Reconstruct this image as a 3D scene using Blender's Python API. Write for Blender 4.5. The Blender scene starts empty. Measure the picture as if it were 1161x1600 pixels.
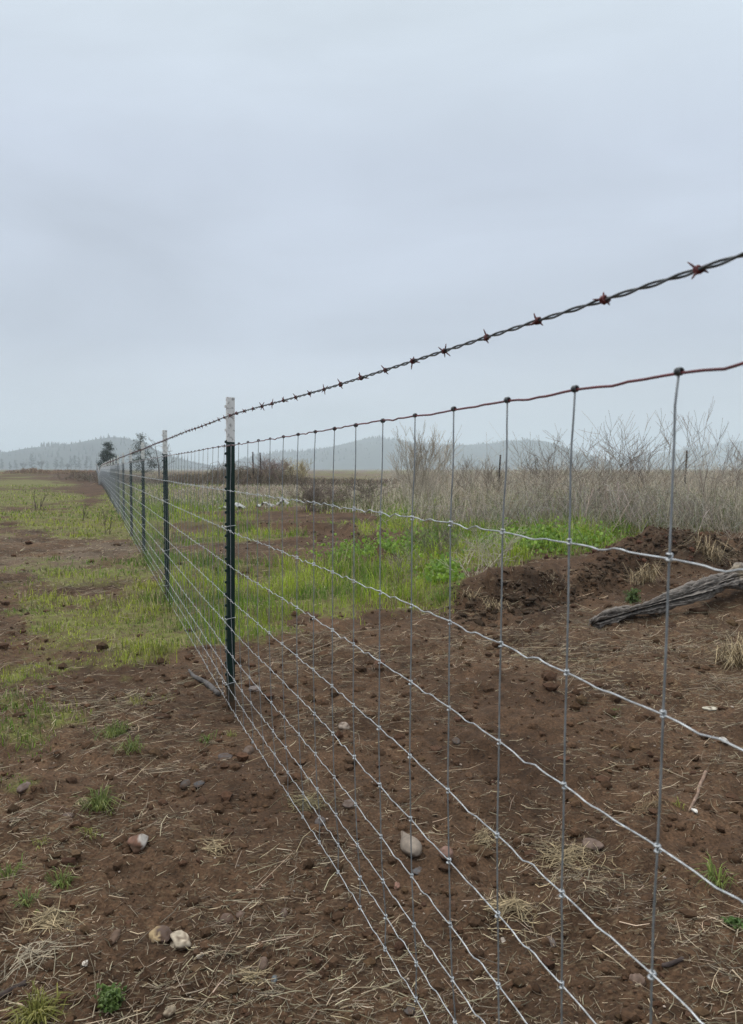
import bpy, math, random
import numpy as np
from mathutils import Vector

random.seed(7)
RNG = np.random.default_rng(11)
SC = bpy.context.scene
COL = SC.collection

# ------------------------------------------------------------------ camera
PITCH, EYE, FPX, CX, CY = 0.0561, 1.1034, 1200.0, 580.5, 800.0
cam = bpy.data.cameras.new('camera')
cam.sensor_fit = 'VERTICAL'
cam.sensor_height = 36.0
cam.sensor_width = 36.0
cam.lens = 36.0 * FPX / 1600.0
cam.clip_start = 0.02
cam.clip_end = 9000.0
cam.dof.use_dof = True
cam.dof.focus_distance = 2.6
cam.dof.aperture_fstop = 9.0
cam_o = bpy.data.objects.new('camera', cam)
COL.objects.link(cam_o)
cam_o.location = (0, 0, EYE)
cam_o.rotation_euler = (math.pi / 2 - PITCH, 0, 0)
SC.camera = cam_o

# ------------------------------------------------------------------ sky, sun, exposure
SUN_EL, SUN_AZ = math.radians(58), math.radians(-60)
world = bpy.data.worlds.new('World')
SC.world = world
world.use_nodes = True
wn, wl = world.node_tree.nodes, world.node_tree.links
for n in list(wn):
    wn.remove(n)
out = wn.new('ShaderNodeOutputWorld')
bg = wn.new('ShaderNodeBackground')
bg.inputs['Strength'].default_value = 0.1
wl.new(bg.outputs[0], out.inputs['Surface'])
sky = wn.new('ShaderNodeTexSky')
sky.sky_type = 'NISHITA'
sky.sun_disc = False
sky.sun_elevation = SUN_EL
sky.sun_rotation = SUN_AZ
sky.air_density = 1.0
sky.dust_density = 3.0
tc = wn.new('ShaderNodeTexCoord')
sep = wn.new('ShaderNodeSeparateXYZ')
wl.new(tc.outputs['Generated'], sep.inputs[0])
ramp = wn.new('ShaderNodeValToRGB')          # overcast: a little brighter towards the zenith all round
cr = ramp.color_ramp
cr.elements[0].position = 0.0
cr.elements[0].color = (0.720, 0.780, 0.840, 1)
cr.elements[1].position = 1.0
cr.elements[1].color = (1.85, 1.90, 1.92, 1)
e = cr.elements.new(0.16); e.color = (0.525, 0.582, 0.688, 1)
e = cr.elements.new(0.36); e.color = (0.570, 0.636, 0.750, 1)
e = cr.elements.new(0.52); e.color = (0.668, 0.750, 0.828, 1)
e = cr.elements.new(0.75); e.color = (1.30, 1.37, 1.42, 1)
wl.new(sep.outputs['Z'], ramp.inputs[0])
mp = wn.new('ShaderNodeMapping')
mp.inputs['Scale'].default_value = (1.0, 1.0, 3.2)
mp.inputs['Rotation'].default_value = (0.0, 0.22, 0.3)
wl.new(tc.outputs['Generated'], mp.inputs[0])
cn = wn.new('ShaderNodeTexNoise')
cn.inputs['Scale'].default_value = 2.1
cn.inputs['Detail'].default_value = 5
cn.inputs['Roughness'].default_value = 0.45
cn.inputs['Distortion'].default_value = 0.4
wl.new(mp.outputs[0], cn.inputs['Vector'])
cm = wn.new('ShaderNodeMapRange')
cm.inputs['From Min'].default_value = 0.3
cm.inputs['From Max'].default_value = 0.7
cm.inputs['To Min'].default_value = 9.05
cm.inputs['To Max'].default_value = 11.75
wl.new(cn.outputs[0], cm.inputs[0])
mul = wn.new('ShaderNodeMix'); mul.data_type = 'RGBA'; mul.blend_type = 'MULTIPLY'
mul.inputs[0].default_value = 1.0
comb = wn.new('ShaderNodeCombineXYZ')
for k in range(3):
    wl.new(cm.outputs[0], comb.inputs[k])
wl.new(ramp.outputs[0], mul.inputs[6])
wl.new(comb.outputs[0], mul.inputs[7])
mx = wn.new('ShaderNodeMix'); mx.data_type = 'RGBA'
mx.inputs[0].default_value = 0.05
wl.new(mul.outputs[2], mx.inputs[6])
wl.new(sky.outputs[0], mx.inputs[7])
wl.new(mx.outputs[2], bg.inputs['Color'])

sun = bpy.data.lights.new('sun', 'SUN')
sun.energy = 1.5
sun.angle = math.radians(26)
sun.color = (1.0, 0.96, 0.9)
sun_o = bpy.data.objects.new('sun', sun)
COL.objects.link(sun_o)
sun_o.location = (0, 0, 30)
sun_o.rotation_euler = (math.pi / 2 - SUN_EL, 0, math.pi - SUN_AZ)

SC.view_settings.view_transform = 'Standard'
SC.view_settings.look = 'None'
SC.view_settings.exposure = 0.0
SC.view_settings.gamma = 1.0
SC.view_settings.use_curve_mapping = False
SC.render.engine = 'CYCLES'
cy = SC.cycles
cy.use_denoising = True
try:
    cy.denoiser = 'OPENIMAGEDENOISE'
    cy.denoising_input_passes = 'RGB_ALBEDO_NORMAL'
    cy.denoising_prefilter = 'NONE'
except Exception:
    pass
cy.max_bounces = 10
cy.diffuse_bounces = 6
cy.glossy_bounces = 3
cy.volume_bounces = 3
cy.transparent_max_bounces = 6
cy.use_adaptive_sampling = False
SC.render.filter_size = 1.3

# ------------------------------------------------------------------ numpy helpers
def smooth(a, b, x):
    t = np.clip((x - a) / (b - a), 0, 1)
    return t * t * (3 - 2 * t)

def _hash(i, j, s):
    n = (i.astype(np.int64) * 374761393 + j.astype(np.int64) * 668265263 + s * 2246822519) & 0xffffffff
    n = ((n ^ (n >> 13)) * 1274126177) & 0xffffffff
    n = n ^ (n >> 16)
    return (n & 0xffffff) / float(0xffffff)

def vnoise(x, y, s=0):
    i, j = np.floor(x), np.floor(y)
    u, v = x - i, y - j
    u = u * u * u * (u * (u * 6 - 15) + 10)
    v = v * v * v * (v * (v * 6 - 15) + 10)
    a, b = _hash(i, j, s), _hash(i + 1, j, s)
    c, d = _hash(i, j + 1, s), _hash(i + 1, j + 1, s)
    return (a + (b - a) * u) * (1 - v) + (c + (d - c) * u) * v - 0.5

def fbm(x, y, scale, octv=4, s=0, gain=0.5):
    x, y = np.asarray(x, float) / scale, np.asarray(y, float) / scale
    r, a = 0.0, 1.0
    for o in range(octv):
        r = r + a * vnoise(x * 0.8 - y * 0.6 + 17.3 * o, x * 0.6 + y * 0.8 - 9.1 * o, s + o)
        x, y, a = x * 2.03, y * 2.03, a * gain
    return r

def proj(x, y, z):
    Z = z - EYE
    d = y * math.cos(PITCH) - Z * math.sin(PITCH)
    u = y * math.sin(PITCH) + Z * math.cos(PITCH)
    d = np.maximum(d, 1e-3)
    return CX + FPX * x / d, CY - FPX * u / d

# ------------------------------------------------------------------ lie of the land
FC, FT = 0.6075, 0.3632                       # fence line  x = FC - FT*y
FN = np.array([1.0, FT]) / math.hypot(1, FT)  # across the fence, away from the camera
FD = np.array([-FT, 1.0]) / math.hypot(1, FT) # along it

BX = np.array([-30, -6.0, -2.2, -0.6, 0.02, 0.26, 0.45, 0.72, 1.15, 1.6, 2.2, 2.8, 4.0, 9.0, 40.0])
BY = np.array([17., 15.0, 13.6, 12.6, 10.6, 6.3, 5.75, 5.55, 5.85, 6.2, 7.0, 7.7, 8.1, 8.6, 9.0])
BA = np.array([0.0, 0.03, 0.10, 0.15, 0.14, 0.03, 0.05, 0.13, 0.17, 0.16, 0.17, 0.19, 0.23, 0.26, 0.28])

def far_lie(x, y):
    """large slow shape of the ground"""
    z = -0.50 * np.exp(-((y - 70) / 13.0) ** 2) * np.exp(-((x + 24) / 14.0) ** 2)
    z = z + 0.45 * smooth(82, 112, y) * np.exp(-((x + 42) / 30.0) ** 2)
    return z

def bank_d(x, y):
    w = x + 0.10 * fbm(x, y, 0.9, 3, 91)
    return (y + 0.25 * fbm(x, y, 0.7, 3, 92)) - np.interp(w, BX, BY)

def height(x, y, fine=True):
    x, y = np.asarray(x, float), np.asarray(y, float)
    z = far_lie(x, y)
    d = bank_d(x, y) + 0.10 * fbm(x, y, 0.33, 3, 95) * (y < 30)
    a = np.interp(x, BX, BA)
    dec = 0.65 + 0.35 * np.exp(-np.maximum(d, 0) / 6.0)
    z = z + a * smooth(-0.15, 0.55, d) * dec
    z = z + 0.30 * a * np.exp(-((d - 0.45) / 0.28) ** 2)
    z = z + 0.30 * np.exp(-((x - 3.25) / 0.52) ** 2 - ((y - 8.0) / 0.45) ** 2)     # heap beside the log
    z = z + 0.17 * np.exp(-((x - 3.05) / 0.7) ** 2 - ((y - 6.5) / 0.5) ** 2)
    z = z + 0.03 * np.exp(-((x - 1.30) / 0.35) ** 2 - ((y - 6.35) / 0.3) ** 2)
    z = z + 0.10 * np.exp(-((x - 0.55) / 0.3) ** 2 - ((y - 10.6) / 0.5) ** 2)
    if fine:
        r = 1.0 + 1.6 * np.exp(-((d - 0.15) / 0.4) ** 2) * (a > 0.15)
        g = np.exp(-np.maximum(y, 0) / 40.0)
        # keep the strip under the wires a little smoother
        s = np.abs((x - FC + FT * y)) 
        k = 0.55 + 0.45 * smooth(0.05, 0.5, s)
        z = z + k * r * g * (0.060 * fbm(x, y, 1.1, 3, 1) + 0.062 * fbm(x, y, 0.23, 3, 5) + 0.034 * np.abs(fbm(x, y, 0.075, 3, 9)) + 0.010 * fbm(x, y, 0.03, 2, 14))
        z = z + 0.25 * fbm(x, y, 25.0, 2, 21) * smooth(15, 60, y)
    return z

def unproj(px, py):
    """photo pixel -> the point of the ground it shows"""
    dx, du = (px - CX) / FPX, -(py - CY) / FPX
    v = np.array([dx, math.cos(PITCH) + du * math.sin(PITCH), -math.sin(PITCH) + du * math.cos(PITCH)])
    z = 0.0
    for _ in range(12):
        t = (z - EYE) / v[2]
        x, y = v[0] * t, v[1] * t
        z = 0.5 * z + 0.5 * float(height(x, y))
    return float(x), float(y), float(height(x, y))

def px_size(px, y):
    return px * y / FPX

# ------------------------------------------------------------------ what grows where (plan of the ground cover)
GREEN = [
 (175, 955, 130, 42, 1.0), (90, 985, 95, 34, .6), (232, 1012, 60, 24, .8), (120, 1035, 80, 22, .65), (15, 1150, 60, 42, .85), (60, 1062, 80, 18, .55), (205, 1062, 60, 14, .5), (330, 1000, 30, 16, .45), (25, 1225, 40, 16, .5), (275, 1085, 30, 12, .42), (110, 1120, 40, 14, .42), (20, 1095, 50, 14, .55), (180, 1035, 90, 14, .5),
 (60, 757, 170, 7, 1.1), (80, 774, 170, 10, 1.0), (60, 805, 170, 24, 1.0), (195, 800, 60, 30, 1.0), (150, 834, 120, 16, .85), (40, 770, 60, 6, .5), (230, 850, 40, 20, .5),
 (200, 888, 80, 20, .8), (90, 905, 110, 20, .65), (245, 930, 30, 25, .9), (150, 870, 200, 16, .5),
 (455, 915, 110, 46, 1.0), (405, 980, 60, 26, .75), (690, 935, 50, 24, .8), (790, 880, 40, 16, .8), (600, 908, 110, 36, 1.1), (705, 870, 60, 38, 1.0), (540, 955, 55, 16, .8),
 (420, 836, 120, 15, .85), (560, 826, 50, 10, .6), (620, 815, 26, 12, .9), (730, 835, 70, 26, .9), (860, 835, 120, 30, 1.1), (960, 812, 90, 28, 1.2),
 (1110, 790, 110, 22, 1.1), (870, 800, 160, 18, .8), (330, 880, 40, 26, .5), (300, 800, 90, 24, .6), (345, 965, 30, 40, .5), (660, 790, 60, 10, .8), (500, 790, 200, 12, .5),
 (880, 862, 40, 10, .9), (280, 760, 80, 8, .35)]
BARE = [
 (146, 770, 16, 26, 1.3), (118, 750, 40, 7, .9), (60, 862, 110, 14, .6), (190, 858, 60, 14, .6), (140, 752, 30, 10, 1.2), (110, 765, 60, 8, .5), (30, 985, 40, 22, .8), (215, 888, 40, 6, .6),
 (110, 925, 60, 8, .7), (460, 862, 120, 13, 1.3), (590, 850, 90, 13, 1.4), (380, 858, 60, 12, 1.0), (700, 820, 40, 10, .6), (250, 905, 16, 16, .9), (560, 810, 40, 5, .4), (840, 905, 110, 26, 1.4), (1080, 850, 70, 24, 1.4)]
STRAWY = [
 (1090, 1040, 150, 65, 1.5), (880, 1345, 110, 60, .9), (790, 1010, 140, 26, 1.3), (80, 1445, 60, 30, .8), (60, 1330, 90, 60, .6), (200, 1100, 180, 60, .6),
 (500, 1100, 120, 60, .5), (930, 1010, 160, 36, 1.0), (1110, 960, 80, 40, .8), (450, 1030, 100, 40, .5), (1000, 1400, 90, 60, .3), (40, 1100, 80, 60, .5), (250, 980, 260, 40, .4), (150, 920, 160, 30, .3), (110, 875, 260, 60, 1.3)]

def blobs(L, px, py):
    r = np.zeros(np.shape(px))
    for cx, cy, rx, ry, a in L:
        r = r + a * np.exp(-1.1 * (((px - cx) / rx) ** 2 + ((py - cy) / ry) ** 2))
    return r

def cover(x, y, z):
    px, py = proj(x, y, z)
    n = fbm(x, y, 0.5, 4, 31)
    n2 = fbm(x, y, 3.0, 3, 41)
    g = blobs(GREEN, px, py) - blobs(BARE, px, py) + (1.0 * n + 0.9 * fbm(x, y, 2.2, 3, 45) * smooth(8, 14, y)) * smooth(0.0, 0.4, blobs(GREEN, px, py))
    g = g + smooth(45, 70, y) * (0.35 + 1.2 * n2)
    off = (px < -30) | (px > 1190) | (py > 1630)
    g = np.where(off, 0.25 * smooth(3, 9, y) + 0.9 * n2 + 0.5 * n, g)
    d = bank_d(x, y); a = np.interp(x, BX, BA)
    g = g * (1 - smooth(0.08, 0.14, a) * smooth(-0.5, -0.2, d) * (1 - smooth(0.28, 0.55, d + 0.3 * n)))
    g = g * (1 - np.exp(-(((x - 3.25) / 0.7) ** 2 + ((y - 7.9) / 0.6) ** 2) ** 2))
    s = np.clip(blobs(STRAWY, px, py) + 0.8 * n + 0.3, 0, np.where(x < FC - FT * y, 1.5, 1.2))
    st = np.interp(px, [200, 360, 560, 600, 700, 900, 1161], [19, 18, 16, 15, 12, 10.2, 9.4])
    wz = (x > FC - FT * y + 1.0) * smooth(0, 4, y - st) * smooth(0.5, 1.2, d)
    s = np.maximum(s, (1.55 + 0.45 * smooth(520, 640, px)) * wz)
    return np.clip(g, 0, 1.3), s

# ------------------------------------------------------------------ mesh building
MATS = {}
def build(name, V, F, mat, parent=None, colors=None, smooth_shade=True, attr='Col'):
    V = np.ascontiguousarray(V, dtype=np.float32)
    F = np.ascontiguousarray(F, dtype=np.int32)
    me = bpy.data.meshes.new(name)
    k = F.shape[1]
    me.vertices.add(len(V)); me.vertices.foreach_set('co', V.ravel())
    me.loops.add(F.size); me.loops.foreach_set('vertex_index', F.ravel())
    me.polygons.add(len(F))
    me.polygons.foreach_set('loop_start', np.arange(0, F.size, k, dtype=np.int32))
    me.polygons.foreach_set('use_smooth', np.full(len(F), smooth_shade, dtype=bool))
    me.update(calc_edges=True)
    if colors is not None:
        ca = me.color_attributes.new(attr, 'FLOAT_COLOR', 'POINT')
        c4 = np.ones((len(V), 4), np.float32)
        c4[:, :3] = colors
        ca.data.foreach_set('color', c4.ravel())
    if mat is not None:
        me.materials.append(mat)
    o = bpy.data.objects.new(name, me)
    COL.objects.link(o)
    if parent is not None:
        o.parent = parent
    return o

def link_mesh(name, me, parent=None):
    o = bpy.data.objects.new(name, me)
    COL.objects.link(o)
    if parent is not None:
        o.parent = parent
    return o

def tag(o, label=None, cat=None, group=None, kind=None):
    if label: o['label'] = label
    if cat: o['category'] = cat
    if group: o['group'] = group
    if kind: o['kind'] = kind
    return o

def empty(name, loc=(0, 0, 0), rz=0.0):
    o = bpy.data.objects.new(name, None)
    o.empty_display_size = 0.1
    COL.objects.link(o)
    o.location = loc
    o.rotation_euler = (0, 0, rz)
    return o

def cat_meshes(parts):
    Vs, Fs, Cs, n = [], [], [], 0
    for p in parts:
        Vs.append(p[0]); Fs.append(p[1] + n); n += len(p[0])
        if len(p) > 2: Cs.append(p[2])
    return np.concatenate(Vs), np.concatenate(Fs), (np.concatenate(Cs) if Cs else None)

def tubes(P, R, sides=3, cap=True):
    """P[n,k,3] centre lines, R[n,k] radii -> triangles of n tubes"""
    P = np.asarray(P, float)
    n, k, _ = P.shape
    R = np.broadcast_to(np.asarray(R, float), (n, k))
    T = np.gradient(P, axis=1)
    T = T / np.maximum(np.linalg.norm(T, axis=2, keepdims=True), 1e-9)
    m = P[:, -1] - P[:, 0]
    ref = np.where((np.abs(m[:, 2]) > 0.8 * np.linalg.norm(m, axis=1))[:, None], np.array([1.0, 0.13, 0]), np.array([0.0, 0.07, 1.0]))
    A = np.cross(T, ref[:, None, :]); A /= np.maximum(np.linalg.norm(A, axis=2, keepdims=True), 1e-9)
    B = np.cross(T, A)
    th = np.arange(sides) * 2 * math.pi / sides
    V = P[:, :, None, :] + R[:, :, None, None] * (np.cos(th)[None, None, :, None] * A[:, :, None, :] + np.sin(th)[None, None, :, None] * B[:, :, None, :])
    V = V.reshape(-1, 3)
    i = np.arange(k - 1)[:, None] * sides
    j = np.arange(sides)[None, :]
    j2 = (j + 1) % sides
    a, b, c, d = i + j, i + j2, i + sides + j2, i + sides + j
    f = np.stack([np.stack([a, d, c], -1).reshape(-1, 3), np.stack([a, c, b], -1).reshape(-1, 3)], 1).reshape(-1, 3)
    if cap and sides > 3:
        caps = []
        for q in range(1, sides - 1):
            caps.append([0, q, q + 1])
            o = (k - 1) * sides
            caps.append([o, o + q + 1, o + q])
        f = np.concatenate([f, np.array(caps)])
    F = (f[None] + (np.arange(n) * k * sides)[:, None, None]).reshape(-1, 3)
    return V, F

def rep(c, per):
    return np.repeat(np.asarray(c), per, axis=0)

def blades(base, ang, h, w, lean, droop=0.3):
    """grass blades: 5 vertices, 3 triangles each"""
    n = len(base)
    dirv = np.stack([np.cos(ang), np.sin(ang), np.zeros(n)], 1)
    side = np.stack([-np.sin(ang), np.cos(ang), np.zeros(n)], 1)
    tw = RNG.uniform(-0.7, 0.7, n)
    side = side * np.cos(tw)[:, None] + dirv * np.sin(tw)[:, None]
    mid = base + dirv * (0.35 * lean * h)[:, None]; mid[:, 2] += h * 0.58 * np.sqrt(np.clip(1 - (0.5 * lean) ** 2, 0.1, 1))
    tip = base + dirv * (lean * h)[:, None]; tip[:, 2] += h * np.clip(1 - droop * lean - 0.35 * lean ** 2, 0.08, 1)
    s = side * w[:, None]
    V = np.stack([base - s, base + s, mid + s * 0.8, mid - s * 0.8, tip], 1).reshape(-1, 3)
    f = np.array([[0, 1, 2], [0, 2, 3], [3, 2, 4]])
    F = (f[None] + (np.arange(n) * 5)[:, None, None]).reshape(-1, 3)
    return V, F

def ico(sub):
    import bmesh
    bm = bmesh.new()
    bmesh.ops.create_icosphere(bm, subdivisions=sub, radius=1.0)
    V = np.array([v.co[:] for v in bm.verts])
    F = np.array([[v.index for v in f.verts] for f in bm.faces])
    bm.free()
    return V, F

ICO1, ICO2, ICO3, ICO4 = ico(1), ico(2), ico(3), ico(4)

def lumps(pos, size, base=ICO1, jit=0.22, flat=(0.55, 0.9)):
    V0, F0 = base
    n, m = len(pos), len(V0)
    s = np.stack([RNG.uniform(0.75, 1.25, n), RNG.uniform(0.75, 1.25, n), RNG.uniform(*flat, n)], 1) * size[:, None]
    a = RNG.uniform(0, 6.283, n)
    J = 1 + RNG.uniform(-jit, jit, (n, m))
    V = V0[None] * J[:, :, None] * s[:, None, :]
    ca, sa = np.cos(a)[:, None], np.sin(a)[:, None]
    x = V[:, :, 0] * ca - V[:, :, 1] * sa
    y = V[:, :, 0] * sa + V[:, :, 1] * ca
    V = np.stack([x, y, V[:, :, 2]], 2) + pos[:, None, :]
    F = (F0[None] + (np.arange(n) * m)[:, None, None]).reshape(-1, 3)
    return V.reshape(-1, 3), F

def sample(n, y0, y1, p, half=0.60, add=0.7):
    u = RNG.random(n)
    if abs(p - 1) < 1e-6:
        y = y0 * (y1 / y0) ** u
    else:
        y = (y0 ** (1 - p) + u * (y1 ** (1 - p) - y0 ** (1 - p))) ** (1 / (1 - p))
    x = RNG.uniform(-1, 1, n) * (half * y + add)
    return x, y

# ------------------------------------------------------------------ materials
def new_mat(name):
    m = bpy.data.materials.new(name)
    m.use_nodes = True
    nt = m.node_tree
    b = nt.nodes['Principled BSDF']
    return m, nt.nodes, nt.links, b

def attr_mat(name, rough=0.75, spec=0.25, vary=0.25, scale=60.0, bump=0.0, trans=0.0):
    m, N, L, b = new_mat(name)
    at = N.new('ShaderNodeAttribute'); at.attribute_name = 'Col'
    tx = N.new('ShaderNodeTexCoord')
    no = N.new('ShaderNodeTexNoise'); no.inputs['Scale'].default_value = scale; no.inputs['Detail'].default_value = 4
    L.new(tx.outputs['Object'], no.inputs['Vector'])
    mr = N.new('ShaderNodeMapRange')
    mr.inputs['From Min'].default_value = 0.3; mr.inputs['From Max'].default_value = 0.7
    mr.inputs['To Min'].default_value = 1 - vary; mr.inputs['To Max'].default_value = 1 + vary
    L.new(no.outputs[0], mr.inputs[0])
    vm = N.new('ShaderNodeVectorMath'); vm.operation = 'SCALE'
    L.new(at.outputs['Color'], vm.inputs[0]); L.new(mr.outputs[0], vm.inputs['Scale'])
    L.new(vm.outputs[0], b.inputs['Base Color'])
    b.inputs['Roughness'].default_value = rough
    b.inputs['Specular IOR Level'].default_value = spec
    if bump > 0:
        bp = N.new('ShaderNodeBump'); bp.inputs['Strength'].default_value = bump; bp.inputs['Distance'].default_value = 0.004
        L.new(no.outputs[0], bp.inputs['Height']); L.new(bp.outputs[0], b.inputs['Normal'])
    if trans > 0:                                # thin leaves let light through
        tl = N.new('ShaderNodeBsdfTranslucent'); L.new(vm.outputs[0], tl.inputs['Color'])
        ms = N.new('ShaderNodeMixShader'); ms.inputs[0].default_value = trans
        L.new(b.outputs[0], ms.inputs[1]); L.new(tl.outputs[0], ms.inputs[2])
        L.new(ms.outputs[0], N['Material Output'].inputs['Surface'])
    return m

def plain_mat(name, c0, c1, scale, rough=0.6, metal=0.0, bump=0.0, dist=0.002, lo=0.35, hi=0.65, spec=0.4, rough2=None, stretch=(1, 1, 1)):
    m, N, L, b = new_mat(name)
    tx = N.new('ShaderNodeTexCoord')
    mpn = N.new('ShaderNodeMapping'); mpn.inputs['Scale'].default_value = stretch
    L.new(tx.outputs['Object'], mpn.inputs[0])
    no = N.new('ShaderNodeTexNoise'); no.inputs['Scale'].default_value = scale; no.inputs['Detail'].default_value = 6
    no.inputs['Roughness'].default_value = 0.6
    L.new(mpn.outputs[0], no.inputs['Vector'])
    rp = N.new('ShaderNodeValToRGB')
    rp.color_ramp.elements[0].position = lo; rp.color_ramp.elements[0].color = (*c0, 1)
    rp.color_ramp.elements[1].position = hi; rp.color_ramp.elements[1].color = (*c1, 1)
    L.new(no.outputs[0], rp.inputs[0]); L.new(rp.outputs[0], b.inputs['Base Color'])
    b.inputs['Roughness'].default_value = rough
    b.inputs['Metallic'].default_value = metal
    b.inputs['Specular IOR Level'].default_value = spec
    if rough2 is not None:
        mr = N.new('ShaderNodeMapRange'); mr.inputs['To Min'].default_value = rough; mr.inputs['To Max'].default_value = rough2
        L.new(no.outputs[0], mr.inputs[0]); L.new(mr.outputs[0], b.inputs['Roughness'])
    if bump > 0:
        bp = N.new('ShaderNodeBump'); bp.inputs['Strength'].default_value = bump; bp.inputs['Distance'].default_value = dist
        L.new(no.outputs[0], bp.inputs['Height']); L.new(bp.outputs[0], b.inputs['Normal'])
    return m

SOIL = np.array([0.078, 0.045, 0.026])
DAMP = np.array([0.046, 0.029, 0.021])

def ground_mat():
    m, N, L, b = new_mat('soil')
    at = N.new('ShaderNodeAttribute'); at.attribute_name = 'Col'       # r grass, g straw, b dug dark earth
    sp = N.new('ShaderNodeSeparateColor'); L.new(at.outputs['Color'], sp.inputs[0])
    tx = N.new('ShaderNodeTexCoord')
    def noise(scale, det=5, rg=0.55):
        n = N.new('ShaderNodeTexNoise'); n.inputs['Scale'].default_value = scale; n.inputs['Detail'].default_value = det
        n.inputs['Roughness'].default_value = rg
        L.new(tx.outputs['Object'], n.inputs['Vector']); return n
    def ramp2(src, p0, c0, p1, c1):
        r = N.new('ShaderNodeValToRGB')
        r.color_ramp.elements[0].position = p0; r.color_ramp.elements[0].color = (*c0, 1)
        r.color_ramp.elements[1].position = p1; r.color_ramp.elements[1].color = (*c1, 1)
        L.new(src, r.inputs[0]); return r
    def mix(f, a, c, bt='MIX'):
        x = N.new('ShaderNodeMix'); x.data_type = 'RGBA'; x.blend_type = bt
        if isinstance(f, float): x.inputs[0].default_value = f
        else: L.new(f, x.inputs[0])
        for s, i in ((a, 6), (c, 7)):
            if isinstance(s, tuple): x.inputs[i].default_value = (*s, 1)
            else: L.new(s, x.inputs[i])
        return x.outputs[2]
    n1, n2, n3 = noise(1.3), noise(14), noise(110, 6, 0.65)
    base = ramp2(n1.outputs[0], 0.3, (0.042, 0.024, 0.0138), 0.68, (0.118, 0.071, 0.042))
    mid = ramp2(n2.outputs[0], 0.32, (0.62, 0.62, 0.62), 0.7, (1.25, 1.22, 1.2))
    fin = ramp2(n3.outputs[0], 0.32, (0.45, 0.44, 0.43), 0.70, (1.55, 1.52, 1.48))
    c = mix(1.0, base.outputs[0], mid.outputs[0], 'MULTIPLY')
    c = mix(1.0, c, fin.outputs[0], 'MULTIPLY')
    c = mix(sp.outputs[2], c, mix(1.0, (0.044, 0.029, 0.019), fin.outputs[0], 'MULTIPLY'))
    # old flattened straw worked into the surface
    mpn = N.new('ShaderNodeMapping'); mpn.inputs['Scale'].default_value = (30, 140, 60); mpn.inputs['Rotation'].default_value = (0, 0, 0.5)
    L.new(tx.outputs['Object'], mpn.inputs[0])
    ns = N.new('ShaderNodeTexNoise'); ns.inputs['Scale'].default_value = 1.0; ns.inputs['Detail'].default_value = 3
    L.new(mpn.outputs[0], ns.inputs['Vector'])
    th = N.new('ShaderNodeMapRange'); th.inputs['From Min'].default_value = 0.56; th.inputs['From Max'].default_value = 0.66
    L.new(ns.outputs[0], th.inputs[0])
    mu = N.new('ShaderNodeMath'); mu.operation = 'MULTIPLY'; L.new(th.outputs[0], mu.inputs[0]); L.new(sp.outputs[1], mu.inputs[1])
    mu2 = N.new('ShaderNodeMath'); mu2.operation = 'MULTIPLY'; L.new(mu.outputs[0], mu2.inputs[0]); mu2.inputs[1].default_value = 0.62; mu2.use_clamp = True
    c = mix(mu2.outputs[0], c, (0.25, 0.19, 0.115))
    wf = N.new('ShaderNodeMapRange'); wf.inputs['From Min'].default_value = 1.2; wf.inputs['From Max'].default_value = 2.0; wf.inputs['To Max'].default_value = 0.7
    L.new(sp.outputs[1], wf.inputs[0])
    c = mix(wf.outputs[0], c, mix(0.6, (0.225, 0.19, 0.148), fin.outputs[0], 'MULTIPLY'))
    # thatch under the grass
    ng = noise(13, 7, 0.72)
    gcol = ramp2(ng.outputs[0], 0.36, (0.105, 0.080, 0.044), 0.62, (0.175, 0.195, 0.052))
    ad = N.new('ShaderNodeMath'); ad.operation = 'MULTIPLY_ADD'; L.new(ng.outputs[0], ad.inputs[0]); ad.inputs[1].default_value = 1.2
    sb = N.new('ShaderNodeMath'); sb.operation = 'SUBTRACT'; L.new(sp.outputs[0], sb.inputs[0]); sb.inputs[1].default_value = 0.75
    L.new(sb.outputs[0], ad.inputs[2])
    cl = N.new('ShaderNodeMapRange'); cl.inputs['From Min'].default_value = 0.1; cl.inputs['From Max'].default_value = 0.7
    cl.inputs['To Max'].default_value = 0.85
    L.new(ad.outputs[0], cl.inputs[0])
    c = mix(cl.outputs[0], c, mix(0.8, gcol.outputs[0], fin.outputs[0], 'MULTIPLY'))
    L.new(c, b.inputs['Base Color'])
    b.inputs['Roughness'].default_value = 0.92
    b.inputs['Specular IOR Level'].default_value = 0.18
    b1 = N.new('ShaderNodeBump'); b1.inputs['Strength'].default_value = 0.9; b1.inputs['Distance'].default_value = 0.012
    L.new(n2.outputs[0], b1.inputs['Height'])
    b2 = N.new('ShaderNodeBump'); b2.inputs['Strength'].default_value = 0.9; b2.inputs['Distance'].default_value = 0.007
    L.new(n3.outputs[0], b2.inputs['Height']); L.new(b1.outputs[0], b2.inputs['Normal'])
    L.new(b2.outputs[0], b.inputs['Normal'])
    return m

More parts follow.
